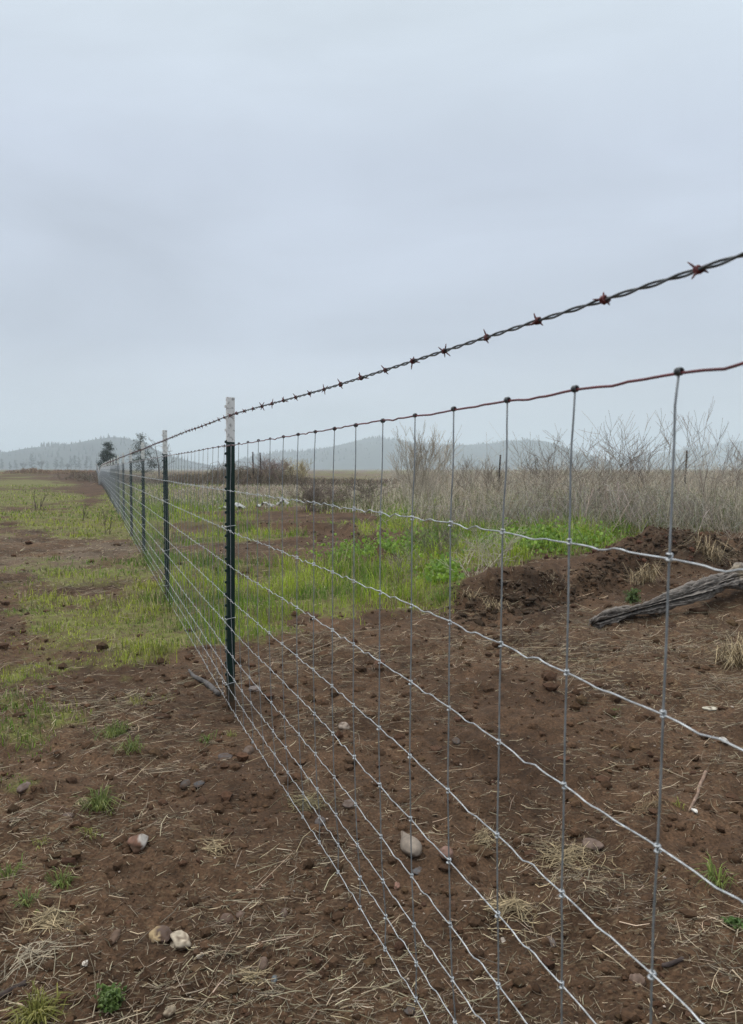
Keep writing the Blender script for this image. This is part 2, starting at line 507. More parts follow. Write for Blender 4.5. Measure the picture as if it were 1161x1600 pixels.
M = {}
M['soil'] = ground_mat()
M['clod'] = attr_mat('earth_clod', 0.95, 0.15, 0.35, 90, 0.8)
M['straw'] = attr_mat('straw', 0.7, 0.3, 0.2, 40)
M['grass'] = attr_mat('grass_blade', 0.55, 0.35, 0.15, 30, trans=0.42)
M['weed'] = attr_mat('dry_weed', 0.85, 0.15, 0.2, 20, trans=0.35)
M['bark'] = attr_mat('twig_bark', 0.85, 0.2, 0.25, 50)
M['bark_log'] = attr_mat('weathered_wood', 0.9, 0.2, 0.25, 70, 0.6)
M['needle'] = attr_mat('needles', 0.75, 0.2, 0.2, 5)
M['galv'] = plain_mat('galvanised_wire', (0.34, 0.35, 0.355), (0.68, 0.70, 0.71), 70, 0.36, 0.8, 0.15, 0.0003, rough2=0.5)
M['stay'] = plain_mat('dull_zinc_wire', (0.21, 0.225, 0.235), (0.34, 0.355, 0.365), 35, 0.48, 0.5, 0.15, 0.0003, rough2=0.6)
M['redwire'] = plain_mat('red_painted_wire', (0.080, 0.013, 0.016), (0.150, 0.020, 0.024), 25, 0.40, 0.0, 0.05, 0.0003, spec=0.5)
M['barbwire'] = plain_mat('dark_twisted_wire', (0.040, 0.044, 0.047), (0.13, 0.138, 0.142), 60, 0.42, 0.5, 0.1, 0.0003)
M['barb'] = plain_mat('red_brown_barb', (0.050, 0.013, 0.013), (0.160, 0.028, 0.027), 120, 0.5, 0.1, 0.2, 0.0003)
M['green'] = plain_mat('green_post_paint', (0.0035, 0.0175, 0.0135), (0.0065, 0.027, 0.021), 18, 0.48, 0.0, 0.15, 0.001, spec=0.3)
def muddy(m):
    N, L = m.node_tree.nodes, m.node_tree.links
    b = N['Principled BSDF']; src = b.inputs['Base Color'].links[0].from_socket
    tx = N.new('ShaderNodeTexCoord'); sx = N.new('ShaderNodeSeparateXYZ'); L.new(tx.outputs['Object'], sx.inputs[0])
    no = N.new('ShaderNodeTexNoise'); no.inputs['Scale'].default_value = 38; no.inputs['Detail'].default_value = 5; L.new(tx.outputs['Object'], no.inputs['Vector'])
    ad = N.new('ShaderNodeMath'); ad.operation = 'MULTIPLY_ADD'; L.new(no.outputs[0], ad.inputs[0]); ad.inputs[1].default_value = -0.34; L.new(sx.outputs['Z'], ad.inputs[2])
    mr = N.new('ShaderNodeMapRange'); mr.inputs['From Min'].default_value = -0.02; mr.inputs['From Max'].default_value = -0.16; L.new(ad.outputs[0], mr.inputs[0])
    mx = N.new('ShaderNodeMix'); mx.data_type = 'RGBA'; L.new(mr.outputs[0], mx.inputs[0]); L.new(src, mx.inputs[6]); mx.inputs[7].default_value = (0.085, 0.052, 0.031, 1)
    L.new(mx.outputs[2], b.inputs['Base Color'])
muddy(M['green'])
M['white'] = plain_mat('chalky_white_paint', (0.30, 0.30, 0.29), (0.74, 0.74, 0.72), 55, 0.75, 0.0, 0.3, 0.001, 0.36, 0.46)

# ------------------------------------------------------------------ GROUND: one sheet to the horizon
def make_ground():
    rows = np.concatenate([[-3900, -600, -120, -30, -9, -3.5, -1.4, -0.5, 0, 0.25, 0.42],
                           np.geomspace(0.56, 130, 610), [170, 240, 380, 650, 1100, 1900, 3900]])
    c = np.linspace(-1, 1, 370)
    ext = np.array([1.05, 1.15, 1.35, 1.8, 3, 7, 20, 60])
    u = np.concatenate([-ext[::-1], c, ext])
    W = 0.62 * np.abs(rows) + 0.95
    X = np.clip(W[:, None] * u[None, :], -3950, 3950)
    # keep the columns from collapsing where the clip bites
    X = np.where(np.abs(W[:, None] * u[None]) > 3950, np.sign(u)[None] * (3950 - 4 * (ext[-1] - np.abs(u))[None]), X)
    Y = np.repeat(rows[:, None], len(u), 1)
    Z = height(X, Y)
    far = smooth(150, 400, np.hypot(X, Y))
    Z = Z * (1 - far)
    nr, nc = X.shape
    V = np.stack([X, Y, Z], 2).reshape(-1, 3)
    i = np.arange(nr - 1)[:, None] * nc; j = np.arange(nc - 1)[None]
    F = np.stack([i + j, i + j + 1, i + nc + j + 1, i + nc + j], -1).reshape(-1, 4)
    g, s = cover(V[:, 0], V[:, 1], V[:, 2])
    d = bank_d(V[:, 0], V[:, 1]); a = np.interp(V[:, 0], BX, BA)
    dk = np.exp(-((d - 0.12) / 0.33) ** 2) * smooth(0.12, 0.3, a) + 0.55 * np.exp(-((V[:, 0] - 3.2) / 0.6) ** 2 - ((V[:, 1] - 7.9) / 0.5) ** 2)
    dk = np.clip(0.95 * dk * (1.0 + 1.2 * fbm(V[:, 0], V[:, 1], 0.4, 3, 77)), 0, 0.9)
    C = np.stack([g, s, dk], 1)
    o = build('ground', V, F, M['soil'], colors=C)
    tag(o, 'bare brown soil with straw, worn field running to the hills', 'ground', kind='structure')
make_ground()

# ------------------------------------------------------------------ HILLS, far ridges with their forest
HILLC = np.array([0.020, 0.027, 0.019])
def hill(name, label, prof, dist, depth, seed, ntree, th):
    prof = np.array(prof, float)
    wx = (prof[:, 0] - CX) / FPX * dist
    wz = (733 - prof[:, 1]) / FPX * dist + EYE
    n = 260
    X = np.linspace(wx[0], wx[-1], n)
    top = np.maximum(np.interp(X, wx, wz), 0.5)
    k = 14
    t = np.linspace(-1, 1, 2 * k + 1)
    Y = dist + t[None, :] * depth + 30 * fbm(X[:, None] + 0 * t[None], X[:, None] * 0 + t[None] * depth, 220, 3, seed)
    sh = np.cos(t * math.pi / 2) ** 0.9
    Z = top[:, None] * sh[None] * (1 + 0.25 * (1 - sh[None]) * fbm(X[:, None] + 0 * t[None], t[None] * depth + 0 * X[:, None], 130, 3, seed + 3)) - 1.0 * (1 - sh[None])
    XX = np.repeat(X[:, None], 2 * k + 1, 1)
    V = np.stack([XX, Y, Z], 2).reshape(-1, 3)
    nc = 2 * k + 1
    i = np.arange(n - 1)[:, None] * nc; j = np.arange(nc - 1)[None]
    F = np.stack([i + j, i + nc + j, i + nc + j + 1, i + j + 1], -1).reshape(-1, 4)
    q = np.clip(0.8 + 1.0 * fbm(V[:, 0], V[:, 1] + 3 * V[:, 2], 60, 4, seed + 9), 0.3, 1.6)
    o = build(name, V, F, M['needle'], colors=HILLC[None] * q[:, None])
    tag(o, label, 'hill', kind='structure')
    # conifers standing on the near slope and the crest
    ti = RNG.integers(0, n - 1, ntree)
    tt = np.where(RNG.random(ntree) < 0.5, RNG.uniform(-0.12, 0.1, ntree), -RNG.random(ntree) ** 0.8 * 0.85)
    tj = np.clip(((tt + 1) * k), 0, 2 * k - 1.001)
    j0 = tj.astype(int); fr = tj - j0
    G = V.reshape(n, nc, 3)
    P = G[ti, j0] * (1 - fr[:, None]) + G[ti, j0 + 1] * fr[:, None]
    P[:, 0] += RNG.uniform(-0.5, 0.5, ntree) * (X[1] - X[0])
    clump = np.clip(0.75 + 1.3 * fbm(P[:, 0], P[:, 1], 90, 3, seed + 5), 0.25, 1.5)
    h = RNG.uniform(0.5, 1.25, ntree) * th * clump
    r = h * RNG.uniform(0.14, 0.24, ntree)
    rings = []
    for zz, rr in ((0.05, 0.9), (0.5, 0.62), (1.0, 0.01)):
        th6 = np.arange(6) * math.pi / 3
        jr = RNG.uniform(0.7, 1.3, (ntree, 6)) * rr
        rings.append(np.stack([P[:, None, 0] + jr * r[:, None] * np.cos(th6)[None], P[:, None, 1] + jr * r[:, None] * np.sin(th6)[None],
                               P[:, None, 2] + np.repeat((h * zz)[:, None], 6, 1) - 0.5], 2))
    R = np.stack(rings, 1)
    TV = R.reshape(-1, 3)
    a = np.arange(2)[:, None] * 6; b6 = np.arange(6)[None]; c6 = (b6 + 1) % 6
    f = np.concatenate([np.stack([a + b6, a + c6, a + 6 + c6], -1).reshape(-1, 3), np.stack([a + b6, a + 6 + c6, a + 6 + b6], -1).reshape(-1, 3)])
    TF = (f[None] + (np.arange(ntree) * 18)[:, None, None]).reshape(-1, 3)
    C = rep(HILLC[None] * RNG.uniform(0.5, 1.2, (ntree, 1)), 18)
    o = build('forest', TV, TF, M['needle'], colors=C, smooth_shade=False)
    tag(o, label.replace('hazy', 'dim conifer forest covering the hazy'), 'forest', kind='stuff')

hill('hill', 'hazy blue grey ridge behind the left end of the fence',
     [(-700, 705), (-300, 700), (-120, 702), (0, 706), (20, 711), (40, 714), (56, 711), (68, 704), (80, 699), (100, 699), (120, 697), (135, 694), (150, 691), (170, 687), (190, 684), (205, 688),
      (222, 697), (245, 708), (270, 716), (310, 725), (360, 734)], 1650, 340, 3, 2600, 8)
hill('hill', 'hazy low ridge behind the middle of the mesh fence',
     [(330, 735), (352, 728), (380, 720), (410, 712), (440, 707), (480, 706), (515, 700), (545, 693), (570, 688), (592, 685), (612, 688), (650, 695), (700, 698), (760, 694), (810, 689), (840, 690),
      (862, 698), (885, 708), (910, 718), (950, 728), (980, 735)], 2150, 400, 13, 1800, 7)
hill('hill', 'hazy faint ridge low on the right skyline',
     [(860, 735), (930, 726), (1010, 712), (1080, 700), (1150, 690), (1250, 684), (1400, 690), (1700, 705), (2100, 720)], 3000, 480, 23, 1000, 9)

# ------------------------------------------------------------------ HAZE over the plain
def make_haze():
    x, y0, y1, z0, z1 = 4300, -4100, 4300, -2.2, 168
    V = np.array([(-x, y0, z0), (x, y0, z0), (x, y1, z0), (-x, y1, z0), (-x, y0, z1), (x, y0, z1), (x, y1, z1), (-x, y1, z1)])
    F = np.array([(0, 3, 2, 1), (4, 5, 6, 7), (0, 1, 5, 4), (1, 2, 6, 5), (2, 3, 7, 6), (3, 0, 4, 7)])
    m = bpy.data.materials.new('haze_air'); m.use_nodes = True
    N, L = m.node_tree.nodes, m.node_tree.links
    for n in list(N): N.remove(n)
    o = N.new('ShaderNodeOutputMaterial'); v = N.new('ShaderNodeVolumePrincipled')
    v.inputs['Color'].default_value = (0.83, 0.93, 1.0, 1)
    v.inputs['Density'].default_value = 0.00052
    v.inputs['Anisotropy'].default_value = 0.15
    L.new(v.outputs[0], o.inputs['Volume'])
    ob = build('haze', V, F, m, smooth_shade=False)
    tag(ob, 'thin pale mist lying over the whole plain', 'haze', kind='stuff')
make_haze()

# ------------------------------------------------------------------ FENCE
HW = np.array([46.5, 38.5, 31.5, 25.5, 20, 15, 10.5, 6.5, 3, 0]) * 0.0254 + 0.031
HW += np.array([-.006, 0, .006, .007, 0, 0, -.002, -.002, .004, .006])
OW = np.array([.014, .0086, .008, .0069, .0054, .008, .0108, .0153, .0226, .021])
STAY0, DSTAY = 0.8275, 0.1632
POST0, DPOST = 3.50, 2.98
FEND = 110.0

def bow(y):
    return -0.029 * smooth(1.9, 3.4, y)

def wire_z(y):
    x = FC - FT * y
    return far_lie(x, y)

def fence_pt(y, j, dz=0.0):
    """point of mesh wire j (0 top .. 9 bottom) at distance y"""
    y = np.asarray(y, float)
    o = OW[j] + bow(y)
    return np.stack([FC - FT * y + o * FN[0], y + o * FN[1], wire_z(y) + HW[j] + dz], -1)

def cell_noise(i, s):
    return _hash(np.floor(np.asarray(i, float)), np.zeros_like(np.asarray(i, float)), s) - 0.5

def mesh_fence():
    root = empty('wire_mesh_fence', (FC - FT * 3.445, 3.445, 0))
    tag(root, 'galvanised woven wire fence with red top strand running away along the field', 'fence')
    off = np.array(root.location)
    ys = np.concatenate([np.arange(-2.4, 9, DSTAY / 12), np.arange(9, 24, DSTAY / 4), np.arange(24, FEND, DSTAY)])
    u = (ys - STAY0) / DSTAY
    ci, fu = np.floor(u), u - np.floor(u)
    fade = 1 - smooth(30, 60, ys)
    for j in range(10):
        amp = 0.0030 * (1 + 1.2 * cell_noise(ci, 50 + j)) * np.sign(0.8 + cell_noise(ci, 70 + j))
        ctr = 0.5 + 0.22 * cell_noise(ci, 90 + j)
        dz = amp * (np.exp(-((fu - ctr + 0.09) / 0.085) ** 2) - np.exp(-((fu - ctr - 0.09) / 0.085) ** 2))
        if j == 0: dz = dz * 0.45
        dz = dz * fade - 0.003 * np.sin(fu * math.pi) ** 2 * (0.5 + cell_noise(ci, 120 + j))
        dz = dz + 0.0045 * fbm(ys, ys * 0 + j, 0.6, 2, 300 + j)
        P = fence_pt(ys, j, dz) - off
        P[:, 0] += 0.0025 * fbm(ys, ys * 0 + j, 0.35, 2, 400 + j) * FN[0]
        r = 0.00112 if j else 0.0017
        R = np.maximum(r, 0.00014 * ys)[None] * np.ones((1, len(ys)))
        R = np.minimum(R, 0.0036)
        V, F = tubes(P[None], R, 5 if j else 7)
        o = build('horizontal_wire', V, F, M['redwire'] if j == 0 else M['galv'], root)
        if j == 0: tag(o, 'dark red top strand of the mesh')
    # knots: shared shapes
    def ring(cz, R0, r, ns=9, nt=5):
        a = np.arange(ns) * 2 * math.pi / ns; b = np.arange(nt) * 2 * math.pi / nt
        V = np.stack([(R0 + r * np.cos(b)[None]) * np.cos(a)[:, None], (R0 + r * np.cos(b)[None]) * np.sin(a)[:, None], cz + r * np.sin(b)[None] + 0 * a[:, None]], 2).reshape(-1, 3)
        i = np.arange(ns)[:, None]; jj = np.arange(nt)[None]
        A, B = i * nt + jj, ((i + 1) % ns) * nt + jj
        C2, D = ((i + 1) % ns) * nt + (jj + 1) % nt, i * nt + (jj + 1) % nt
        F = np.concatenate([np.stack([A, B, C2], -1).reshape(-1, 3), np.stack([A, C2, D], -1).reshape(-1, 3)])
        return V, F
    k1 = ring(0.0036, 0.0028, 0.0016); k2 = ring(-0.0036, 0.0030, 0.0016)
    k2 = (k2[0] + np.array([0.0004, 0, 0]), k2[1])
    k3 = tubes(np.array([[[-0.0026, -0.002, 0.004], [-0.0036, -0.001, 0], [-0.0026, 0.001, -0.004]]]), 0.0013, 5)
    KV, KF, _ = cat_meshes([k1, k2, k3])
    kn = build('knot_shape', KV, KF, M['galv']); kmesh = kn.data; bpy.data.objects.remove(kn)
    rot = np.array([[0, 0, 1], [1, 0, 0], [0, 1, 0]], float)
    tk = []
    for s in (-0.0032, 0, 0.0032):
        v, f = ring(s, 0.0034, 0.0017)
        v2 = v[:, [2, 0, 1]]
        tk.append((v2, f))
    TV, TF, _ = cat_meshes(tk)
    tkn = build('top_knot_shape', TV, TF, M['barbwire']); tmesh = tkn.data; bpy.data.objects.remove(tkn)
    yaw = math.atan2(FD[1], FD[0])
    hs = np.linspace(0, 1, 34)
    nstay = int((FEND - STAY0) / DSTAY)
    far_parts = []
    far_knots = []
    for k in range(-1, nstay):
        y = STAY0 + k * DSTAY
        zt, zb = HW[0], HW[9] - 0.012
        nseg = 34 if k < 40 else (10 if k < 150 else 4)
        t = np.linspace(0, 1, nseg)
        h = zt + (zb - zt) * t
        o = np.interp(h, HW[::-1], OW[::-1]) + bow(y)
        rr = random.Random(k + 900)
        lean = rr.uniform(-0.004, 0.004)
        if k == 0: lean = 0.016
        if k == 1: lean = 0.002
        al = lean * np.clip((h - HW[5]) / (HW[0] - HW[5]), -0.4, 1.2) + rr.uniform(0.002, 0.006) * rr.choice((-1, 1)) * np.exp(-((h - (zt - 0.09)) / 0.05) ** 2)
        for q in range(9):
            m = (HW[q] + HW[q + 1]) / 2
            al = al + rr.uniform(-0.0016, 0.0016) * np.exp(-((h - m) / 0.04) ** 2)
        if k == 0: al = al - 0.004 * np.exp(-((h - (zt - 0.03)) / 0.03) ** 2)
        P = np.stack([FC - FT * y + o * FN[0] - al * FD[0] , y + o * FN[1] - al * FD[1], wire_z(y) + h], 1)
        r = min(max(0.00132, 0.00011 * y), 0.0035)
        if k < 299:
            base = np.array([FC - FT * y, y, float(wire_z(y))])
            V, F = tubes((P - base)[None], r, 6 if k < 80 else 4)
            so = build('stay', V, F, M['stay'], root)
            so.location = Vector(base - off)
            if k < 29:
                for j in range(10):
                    kz = HW[j]
                    c = np.array([np.interp(kz, h[::-1], P[::-1, 0]), np.interp(kz, h[::-1], P[::-1, 1]), kz + wire_z(y)])
                    ko = link_mesh('knot', tmesh if j == 0 else kmesh, so)
                    ko.location = Vector(c - base)
                    ko.rotation_euler = (rr.uniform(-.25, .25), rr.uniform(-.25, .25), yaw + rr.uniform(-.3, .3)) if j else (0, 0, yaw)
                    s = rr.uniform(0.8, 1.0)
                    ko.scale = (s, s, s)
            elif k < 150:
                for j in range(10):
                    far_knots.append((P[0, 0] + (OW[j] - OW[0]) * FN[0] - off[0], P[0, 1] - off[1], HW[j] + wire_z(y)))
        else:
            far_parts.append(tubes((P - off)[None], r, 4))
    V, F, _ = cat_meshes(far_parts)
    tag(build('far_stay', V, F, M['stay'], root), kind='stuff')
    fk = np.array(far_knots)
    V, F = lumps(fk, np.full(len(fk), 0.0042), ICO1, 0.1, (1.1, 1.4))
    tag(build('far_knot', V, F, M['galv'], root), kind='stuff')
mesh_fence()

def barb_z(y):
    return wire_z(y) + np.interp(y, [-3, 0.8, 3.4, 6.4, 200], [1.304, 1.305, 1.328, 1.333, 1.333])

def barb_pt(y):
    o = 0.012 + bow(y)
    return np.stack([FC - FT * y + o * FN[0], y + o * FN[1], barb_z(y)], -1)

def barbed_wire():
    root = empty('barbed_wire', (FC - FT * 3.445, 3.445, 1.33))
    tag(root, 'twisted dark barbed wire with reddish barbs strung above the mesh', 'barbed wire')
    off = np.array(root.location)
    ys = np.concatenate([np.arange(-2.4, 8, 0.008), np.arange(8, 20, 0.02), np.arange(20, FEND, 0.25)])
    ph = 2 * math.pi * ys / 0.088 + 1.2 * fbm(ys, ys * 0, 0.5, 2, 5)
    tw = np.where(ys < 20, 1.0, 0.15)
    C = barb_pt(ys) - off
    C[:, 2] += 0.008 * fbm(ys, ys * 0, 1.4, 2, 8)
    for s in (0, math.pi):
        P = C + 0.0019 * tw[:, None] * (np.cos(ph + s)[:, None] * np.array([FN[0], FN[1], 0]) + np.sin(ph + s)[:, None] * np.array([0, 0, 1.0]))
        R = np.clip(0.00022 * ys, 0.00155, 0.004)[None]
        V, F = tubes(P[None], R, 5)
        build('strand', V, F, M['barbwire'], root)
    # barb variants: a wrapped coil with four cut points
    shapes = []
    for v in range(6):
        rr = random.Random(v + 40)
        t = np.linspace(0, 1, 15)
        a = t * 2 * math.pi * 2.1
        coil = np.stack([(t - 0.5) * 0.0085, 0.0040 * np.cos(a), 0.0040 * np.sin(a)], 1)
        parts = [tubes(coil[None], 0.0014, 5)]
        for e in range(4):
            th = e * math.pi / 2 + rr.uniform(-0.6, 0.6) + v
            L = rr.uniform(0.008, 0.0165)
            d = np.array([rr.uniform(-0.75, 0.75), math.cos(th), math.sin(th)]); d /= np.linalg.norm(d)
            p0 = np.array([(e - 1.5) * 0.0022, 0, 0])
            bend = np.array([rr.uniform(-.2, .2), 0, 0])
            parts.append(tubes(np.stack([p0, p0 + d * L * 0.6, p0 + (d + bend) * L])[None], np.array([[0.0014, 0.0013, 0.0006]]), 5))
        V, F, _ = cat_meshes(parts)
        b = build('barb_shape', V, F, M['barb']); shapes.append(b.data); bpy.data.objects.remove(b)
    yaw = math.atan2(FD[1], FD[0])
    rest = []
    y, k = 0.800 - 0.139 * 2, 0
    while y < FEND - 1:
        c = barb_pt(np.array(y)) - off
        c[2] += 0.008 * float(fbm(np.array([y]), np.array([0.0]), 1.4, 2, 8)[0])
        rr = random.Random(k + 77)
        if k < 300:
            o = link_mesh('barb', shapes[rr.randrange(6)], root)
            o.location = Vector(c)
            o.rotation_euler = (rr.uniform(0, 6.28), rr.uniform(-.15, .15), yaw)
            s = rr.uniform(0.88, 1.18) * (1 + 0.012 * min(y, 30))
            o.scale = (s, s, s)
        else:
            rest.append(c)
        y += 0.139 * rr.uniform(0.94, 1.06); k += 1
    rp = np.array(rest)
    V, F = lumps(rp, np.full(len(rp), 0.011), ICO1, 0.5, (0.8, 1.1))
    tag(build('far_barb', V, F, M['barb'], root, smooth_shade=False), kind='stuff')
barbed_wire()

# ---- T posts
def box(x0, x1, y0, y1, z0, z1):
    V = np.array([(x0, y0, z0), (x1, y0, z0), (x1, y1, z0), (x0, y1, z0), (x0, y0, z1), (x1, y0, z1), (x1, y1, z1), (x0, y1, z1)], float)
    F = np.array([(0, 2, 1), (0, 3, 2), (4, 5, 6), (4, 6, 7), (0, 1, 5), (0, 5, 4), (1, 2, 6), (1, 6, 5), (2, 3, 7), (2, 7, 6), (3, 0, 4), (3, 4, 7)])
    return V, F

PTOP, PWHITE = 1.428, 1.226
def t_section(z0, z1, taper=0.0, nz=2, jit=0.0):
    """x along the fence, y across it (away from the camera side)"""
    prof = [(-.0175, 0.0), (-.0160, -.0022), (.0160, -.0022), (.0175, 0.0), (.0172, .0030), (.0040, .0052), (.0030, .0080), (.0027, .0330), (.0018, .0352), (-.0018, .0352), (-.0027, .0330), (-.0030, .0080), (-.0040, .0052), (-.0172, .0030)]
    p = np.array(prof); n = len(p)
    zs = np.linspace(z0, z1, nz)
    V = np.concatenate([np.column_stack([p, np.full(n, z)]) for z in zs])
    F = []
    for r in range(nz - 1):
        for i in range(n):
            a, b = r * n + i, r * n + (i + 1) % n
            F += [(a, b, b + n), (a, b + n, a + n)]
    top = (nz - 1) * n
    for tri in ((0, 1, 2), (0, 2, 3), (0, 3, 4), (0, 4, 13), (4, 5, 12), (4, 12, 13), (5, 6, 11), (5, 11, 12), (6, 7, 10), (6, 10, 11), (7, 8, 9), (7, 9, 10)):
        F.append(tuple(top + q for q in tri))
    return V, np.array(F)

def stud(z):
    V, F = box(-.0065, .0065, -.0105, -.0022, z - .0075, z + .0075)
    V[(V[:, 1] < -.01) & (V[:, 2] > z), 2] -= .0045
    V[(V[:, 1] < -.01) & (V[:, 2] < z), 2] += .0015
    m = V[:, 1] < -.01
    V[m, 0] *= 0.7
    return V, F

def clip_mesh(z):
    t = np.linspace(0, 1, 14)
    # over the wire, round both edges of the post and twisted in front
    pts = np.array([(-.030, -.016, .004), (-.022, -.012, -.003), (-.020, -.002, .001), (-.0195, .006, .003), (-.008, .0375, .006), (.008, .0375, .006), (.0195, .006, .003), (.020, -.004, .000), (.024, -.014, -.005), (.030, -.018, .004), (.036, -.015, .006)])
    s = np.linspace(0, 1, len(pts)); tt = np.linspace(0, 1, 30)
    P = np.stack([np.interp(tt, s, pts[:, c]) for c in range(3)], 1)
    P[:, 2] += z
    return tubes(P[None], 0.0016, 5)

body_V, body_F = t_section(-0.35, PWHITE, nz=4)
tip = [t_section(PWHITE, PTOP, nz=3)]
studs = []
zz = 0.05
while zz < PTOP - 0.01:
    (tip if zz - .008 > PWHITE else studs).append(stud(zz)); zz += 0.0535
sV, sF, _ = cat_meshes(studs)
tV, tF, _ = cat_meshes(tip)
def proto_mesh(n, V, F, mat, sm=False):
    o = build(n, V, F, mat, smooth_shade=sm); me = o.data; bpy.data.objects.remove(o); return me
pm_body = proto_mesh('post_body', body_V, body_F, M['green'])
pm_tip = proto_mesh('post_tip', tV, tF, M['white'])
pm_stud = proto_mesh('post_stud', sV, sF, M['green'])
pm_clip = proto_mesh('post_clip', *clip_mesh(0.0), M['galv'], True)
pm_clip_grey = proto_mesh('post_clip_grey', *clip_mesh(0.0), M['stay'], True)

ORD = ['nearest', 'second', 'third', 'fourth', 'fifth', 'sixth', 'seventh', 'eighth', 'ninth', 'tenth']
LEANX = [0.0105, 0.004, 0.003]
for k in range(36):
    y = POST0 + DPOST * k
    if y > FEND: break
    o = -0.004
    x = FC - FT * y + o * FN[0]; yy = y + o * FN[1]
    rr = random.Random(k + 5)
    p = empty('fence_post', (x, yy, float(wire_z(y))), math.atan2(FD[1], FD[0]) + math.pi)
    p.rotation_euler = (0.0, 0.0, math.atan2(FD[1], FD[0]))
    # local x = along fence (away), local y must point away from the camera side = +FN ; FD rotated by -90 deg is FN
    p.scale = (1, -1, 1)
    lean = -0.012 if k == 0 else rr.uniform(-0.012, 0.006)
    p.rotation_euler.y = rr.uniform(-0.006, 0.006)
    p.rotation_euler.x = -lean * 0.8
    if k < 10:
        lab = ('nearest dark green steel T post with chipped white tip' if k == 0 else
               f'{ORD[k]} green white tipped T post from the near end of the fence')
        tag(p, lab, 'fence post', 'green T posts along the fence')
    else:
        tag(p, 'tiny far green T post with white tip crowded at the distant end of the fence', 'fence post', 'green T posts along the fence')
    b = link_mesh('post_shaft', pm_body, p)
    link_mesh('white_tip', pm_tip, p)
    if k < 12:
        tag(link_mesh('stud', pm_stud, p), kind='stuff')
        for j in (0, 2, 5, 8):
            c = link_mesh('wire_clip', pm_clip_grey if j == 0 else pm_clip, p)
            c.location = (0, 0, HW[j] + 0.002)
            c.rotation_euler = (0, rr.uniform(-.1, .1), 0)

# ------------------------------------------------------------------ LOG on the dug bank
def make_log():
    path = np.array([(1.515, 5.28, .022), (1.75, 5.42, .060), (2.05, 5.58, .105), (2.35, 5.74, .150), (2.62, 5.90, .20), (2.82, 6.02, .235), (3.02, 6.12, .265), (3.35, 6.2, .31), (3.8, 6.3, .33), (4.2, 6.4, .34)])
    rad = np.array([.056, .066, .058, .066, .082, .070, .094, .104, .105, .10])
    k, sides = 260, 110
    s = np.linspace(0, 1, len(path)); t = np.linspace(0, 1, k)
    def sm(a):
        v = np.interp(t, s, a)
        return np.convolve(np.pad(v, 13, mode='edge'), np.ones(27) / 27, 'valid')
    C = np.stack([sm(path[:, c]) for c in range(3)], 1); R = sm(rad)
    C[:, 2] -= 0.004
    T = np.gradient(C, axis=0); T /= np.linalg.norm(T, axis=1, keepdims=True)
    A = np.cross(T, [0, 0, 1]); A /= np.linalg.norm(A, axis=1, keepdims=True)
    B = np.cross(A, T)
    th = np.arange(sides) * 2 * math.pi / sides
    L = t[:, None] * 3.0; TH = np.cos(th)[None] ; TS = np.sin(th)[None]
    # furrows run along the grain and twist a little
    tw = th[None] + 0.5 * L
    f1 = fbm(np.cos(tw) * 2.2 + 0 * L, np.sin(tw) * 2.2 + L * 0.55, 0.35, 4, 61)
    f2 = fbm(np.cos(tw) * 5 + 0 * L, np.sin(tw) * 5 + L * 0.5, 0.22, 3, 64)
    big = fbm(L + TH * 0.25, L * 0 + TS * 0.25, 0.28, 3, 66)
    crack = np.clip(-f1 - 0.10, 0, 1) + 0.8 * np.clip(-f2 - 0.22, 0, 1)
    step = np.round(f1 * 5) / 5
    rr = R[:, None] * (1 + 0.16 * f1 + 0.34 * step + 0.16 * f2 + 0.85 * big - 0.85 * crack - 0.22 * (fbm(L + TH * .5, TS * .5 + 0 * L, 0.2, 3, 68) > 0.18))
    # a split-off hollow on the near end
    hol = np.exp(-((L - 0.45) / 0.16) ** 2) * np.exp(-((np.angle(np.exp(1j * (th - 5.5)))) / 0.55) ** 2)[None]
    rr = rr * (1 - 0.35 * hol)
    edge = np.minimum(1, (np.arange(k) / 2.0 + 0.35))[:, None] ** 0.5
    rr = rr * edge
    V = C[:, None] + rr[:, :, None] * (TH[..., None] * A[:, None] + TS[..., None] * 0.82 * B[:, None])
    V = V + (0.025 * fbm(th[None] * 1.2 + 0 * L[:1], L[:1] * 0, 0.4, 3, 70))[..., None] * T[:, None] * np.exp(-np.arange(k) / 3.0)[:, None, None]
    q = np.clip(0.5 + 1.2 * f1 + 1.4 * f2 - 2.6 * crack - 0.7 * hol, 0, 1)[..., None]
    colr = np.array([0.026, 0.020, 0.016]) * (1 - q) + np.array([0.215, 0.188, 0.165]) * q
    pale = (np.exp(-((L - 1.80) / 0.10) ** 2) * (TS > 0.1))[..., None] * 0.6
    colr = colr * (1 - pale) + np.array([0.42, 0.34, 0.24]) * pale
    Vf = V.reshape(-1, 3); n0 = len(Vf)
    i = np.arange(k - 1)[:, None] * sides; j = np.arange(sides)[None]; j2 = (j + 1) % sides
    F = np.concatenate([np.stack([i + j, i + j2, i + sides + j2], -1).reshape(-1, 3), np.stack([i + j, i + sides + j2, i + sides + j], -1).reshape(-1, 3)])
    Vf = np.concatenate([Vf, [C[0] + T[0] * 0.012], [C[-1]]])
    caps = [(n0, (q1 + 1) % sides, q1) for q1 in range(sides)] + [(n0 + 1, (k - 1) * sides + q1, (k - 1) * sides + (q1 + 1) % sides) for q1 in range(sides)]
    F = np.concatenate([F, np.array(caps)])
    cc = np.concatenate([colr.reshape(-1, 3), [[0.16, 0.13, 0.10]], [[0.2, 0.15, 0.1]]])
    base = np.array([1.9, 5.5, 0.0])
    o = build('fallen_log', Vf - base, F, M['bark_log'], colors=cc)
    o.location = Vector(base)
    tag(o, 'weathered grey split log lying on straw strewn soil beside the dug bank', 'log')
make_log()

